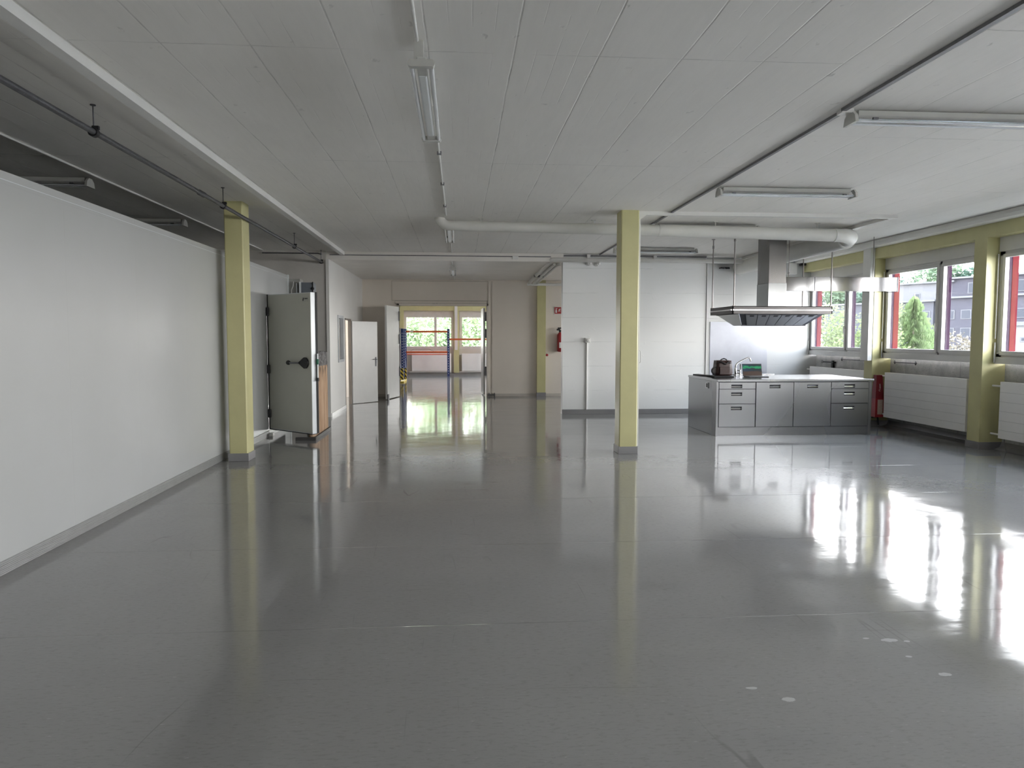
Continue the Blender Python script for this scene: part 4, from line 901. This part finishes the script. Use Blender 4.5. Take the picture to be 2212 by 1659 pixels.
def broadleaf(x, y, z0, h, r, mt, label, n=2600, size=.3, lobes=9, group=None, cat='tree', name='broadleaf_tree'):
    t = thing(name, (x, y, z0), label, cat, group)
    cs = []
    for k in range(lobes):
        a = random.uniform(0, 2 * PI); rr = r * random.uniform(.1, .62); zz = z0 + h * random.uniform(.35, .86)
        cs.append((Vector((x + rr * math.cos(a), y + rr * math.sin(a), zz)), r * random.uniform(.32, .55)))
    cs.append((Vector((x, y, z0 + h - r * .4)), r * .4))
    def fn():
        c, R_ = random.choice(cs); d = Vector((random.gauss(0, 1), random.gauss(0, 1), random.gauss(0, 1))).normalized()
        return c + d * R_ * random.uniform(.6, 1.03)
    leaf_mesh(n, size, fn).build('crown', mt, t)
    q = MB().tube([(x, y, z0), (x + .1, y, z0 + h * .4), (x, y, z0 + h * .8)], [r * .09, r * .06, r * .02], 8)
    for c, R_ in cs[:6]: q.tube([(x, y, z0 + h * .35), tuple(c)], [r * .035, r * .012], 5)
    q.build('trunk', mat('tree_bark', (.09, .07, .055), .9), t); return t
L_LIGHT = m_leaf('light_green_leaves', (.11, .145, .065), (.18, .22, .11)); L_MID = m_leaf('hazed_green_leaves', (.09, .135, .09), (.14, .19, .12)); L_DARK = m_leaf('hazed_dark_leaves', (.065, .11, .085), (.10, .145, .11), .2)  # hill leaves, mid and dark, lightened and blued to imitate haze
L_CON = m_leaf('spruce_needles', (.09, .14, .06), (.15, .20, .095), 2.)
# spruce beyond the middle window
def spruce(x, y, z0, h, r, label):
    t = thing('conifer_tree', (x, y, z0), label, 'tree')
    q = MB()
    for k in range(900):
        f_ = random.random() ** .8; z = z0 + h * (.06 + .93 * f_); ln = r * (1 - f_) ** .8 * random.uniform(.75, 1.15) + .1; a = random.uniform(0, 2 * PI)
        d = Vector((math.cos(a), math.sin(a), 0)); sd = Vector((-d.y, d.x, 0))
        m_ = 9
        for i in range(m_):
            s_ = (i + .5) / m_; p = Vector((x, y, z)) + d * ln * s_ + Vector((0, 0, -.35 * ln * s_ + .16 * ln * s_ * s_))
            for sgn in (-1, 1):
                e = p + (sd * sgn * .75 + d * .5).normalized() * ln * .20 * (1.1 - s_) + Vector((0, 0, -.10 - random.random() * .12))
                wv = d * .035 + Vector((0, 0, .03)); q.add([p - wv, e - wv * .3, e + wv * .3, p + wv], [(0, 1, 2, 3)])
    q.build('foliage', L_CON, t)
    MB().tube([(x, y, z0), (x, y, z0 + h)], [.22, .02], 8).build('trunk', mat('tree_bark', (.09, .07, .055)), t)
spruce(26.6, 40, -7.2, 11.35, 4.3, 'pointed spruce tree outside the middle window')
broadleaf(25.4, 40.6, -7.2, 11.2, 2.2, L_LIGHT, 'slim pale birch left of the spruce outside', 9000, .09, 14)
broadleaf(24.6, 37.6, -7.2, 8.3, 2.3, L_LIGHT, 'low bushy green tree at the foot of the spruce', 7000, .09, 12)
broadleaf(29.3, 40.2, -7.2, 9.2, 2.6, mat('reddish_leaves', (.11, .095, .07), .8, 0, .4, 1.5), 'brownish bush in the right pane of the middle window', 5000, .08)
broadleaf(23.8, 44, -7.2, 11.0, 3.0, L_LIGHT, 'tall pale weeping tree outside the kitchen corner window', 11000, .09, 16)
broadleaf(25.5, 42, -7.2, 6.6, 2.4, L_LIGHT, 'bright green shrub below the pale weeping tree', 6000, .09)
broadleaf(21.5, 41, -7.2, 7.6, 2.6, L_LIGHT, 'round light bush behind the kitchen corner window frame', 6000, .09)
def woods(name, spots, z0, mt, label, n, size):
    cs = []; tr = MB()
    for (px, py, h, r) in spots:
        for k in range(12):
            a = random.uniform(0, 2 * PI); rr = r * random.uniform(.1, .7)
            cs.append((Vector((px + rr * math.cos(a), py + rr * math.sin(a), z0 + h * random.uniform(.3, .88))), r * random.uniform(.28, .5)))
        tr.tube([(px, py, z0), (px, py, z0 + h * .8)], [r * .06, r * .015], 6)
    def fn():
        c, R_ = random.choice(cs); d = Vector((random.gauss(0, 1), random.gauss(0, 1), random.gauss(0, 1))).normalized()
        return c + d * R_ * random.uniform(.55, 1.03)
    t = thing(name, (spots[0][0], spots[0][1], z0), label, 'trees', kind='stuff')
    leaf_mesh(n, size, fn).build('foliage', mt, t); tr.build('trunks', mat('tree_bark', (.09, .07, .055), .9), t)
    return t
hill = [(108, 195, 27, 9), (118, 190, 31, 9), (127, 186, 33, 10), (135, 180, 30, 9), (141, 176, 27, 9), (100, 200, 26, 9), (92, 206, 25, 9), (148, 172, 30, 10), (156, 166, 32, 10), (163, 160, 29, 10), (170, 152, 30, 10), (84, 214, 27, 10), (150, 182, 27, 9), (112, 184, 24, 8), (76, 218, 26, 10), (130, 176, 24, 8)]
woods('woods', hill[::2], -7.2, L_MID, 'green wooded hillside, haze in its leaf colour, beyond the office blocks', 36000, .5)
woods('woods', hill[1::2], -7.2, L_DARK, 'darker trees, tinted blue for haze, mixed into the wooded hillside', 36000, .5)
woods('woods', [(-4, 52, 8.6, 4), (-.8, 48, 6.6, 3.0), (2.6, 50, 7.4, 3.2), (-2.4, 62, 12.5, 5), (3.5, 64, 12, 5), (6.8, 55, 8.5, 4), (.5, 66, 12.5, 5)], -3.2, m_leaf('glare_lightened_leaves', (.16, .22, .12), (.26, .33, .18), .5), 'pale green foliage, lightened for glare, filling the far room windows', 60000, .12)  # leaves lightened to stand in for blown-out daylight
# buildings
def block(label, p1, p2, depth, z0, z1, wallm, rows, cols, wz, z_first, dz, wr=.62, roofm=None, wmat=None):
    p1, p2 = Vector((*p1, 0)), Vector((*p2, 0)); u_ = (p2 - p1).normalized(); Lb = (p2 - p1).length; n2 = Vector((-u_.y, u_.x, 0))
    if n2.dot(p1) < 0: n2 = -n2
    t = thing('building', tuple((p1 + p2) / 2 + Vector((0, 0, z0))), label, 'building')
    MB().obox(p1, u_, n2, (0, 0, 1), (0, Lb), (0, depth), (z0, z1)).build('wall', wallm, t)
    MB().obox(p1, u_, n2, (0, 0, 1), (-.6, Lb + .6), (-.7, depth), (z1, z1 + .35)).build('roof', roofm or WB_WHITE, t)
    for r in range(rows):
        for c in range(cols):
            a_ = Lb * (c + .5 - wr / 2) / cols; b_2 = Lb * (c + .5 + wr / 2) / cols; zz = z_first + r * dz
            f = MB().obox(p1, u_, n2, (0, 0, 1), (a_, b_2), (-.12, 0), (zz, zz + wz)).build('window', WB_WHITE, t)
            MB().obox(p1, u_, n2, (0, 0, 1), (a_ + .15, b_2 - .15), (-.14, -.12), (zz + .12, zz + wz - .12)).build('pane', wmat or WB_GLASS, f)
    return t
WB_WHITE = mat('white_render', (.085, .087, .095), .8, spec=0.); WB_GREY = mat('grey_cladding', (.042, .042, .052), .7, 0, .08, .6, stretch=(1, 1, 4), spec=0.); WB_GLASS = mat('facade_glass', (.03, .033, .042), .5, spec=.1)
WB_PALE = mat('pale_blue_grey_cladding', (.050, .052, .062), .7, 0, .06, .6, spec=0.)
block('long pale grey office block seen left of the spruce', (86, 162), (96.5, 139), 14, -7.2, 9.0, WB_PALE, 4, 8, 1.9, -5, 3.4)
block('darker grey office block right of the spruce', (96.9, 137), (113, 103), 14, -7.2, 9.4, WB_GREY, 4, 12, 1.8, -5.2, 3.5)
block('white rooftop storey above the pale office block', (94, 152), (101, 140), 8, 9.0, 13.0, WB_WHITE, 1, 1, 1, 10, 3, .1)
block('grey rooftop storey above the darker office block', (101, 140), (116, 110), 8, 9.4, 13.6, WB_GREY, 1, 4, 2.2, 10.5, 3, .25)
block('low white building at the right edge of the view outside', (50.2, 62), (60, 50), 10, -7.2, 2.7, mat('bright_white_render', (.16, .16, .165), .8, spec=0.), 1, 6, .5, 1.2, 2, .22)
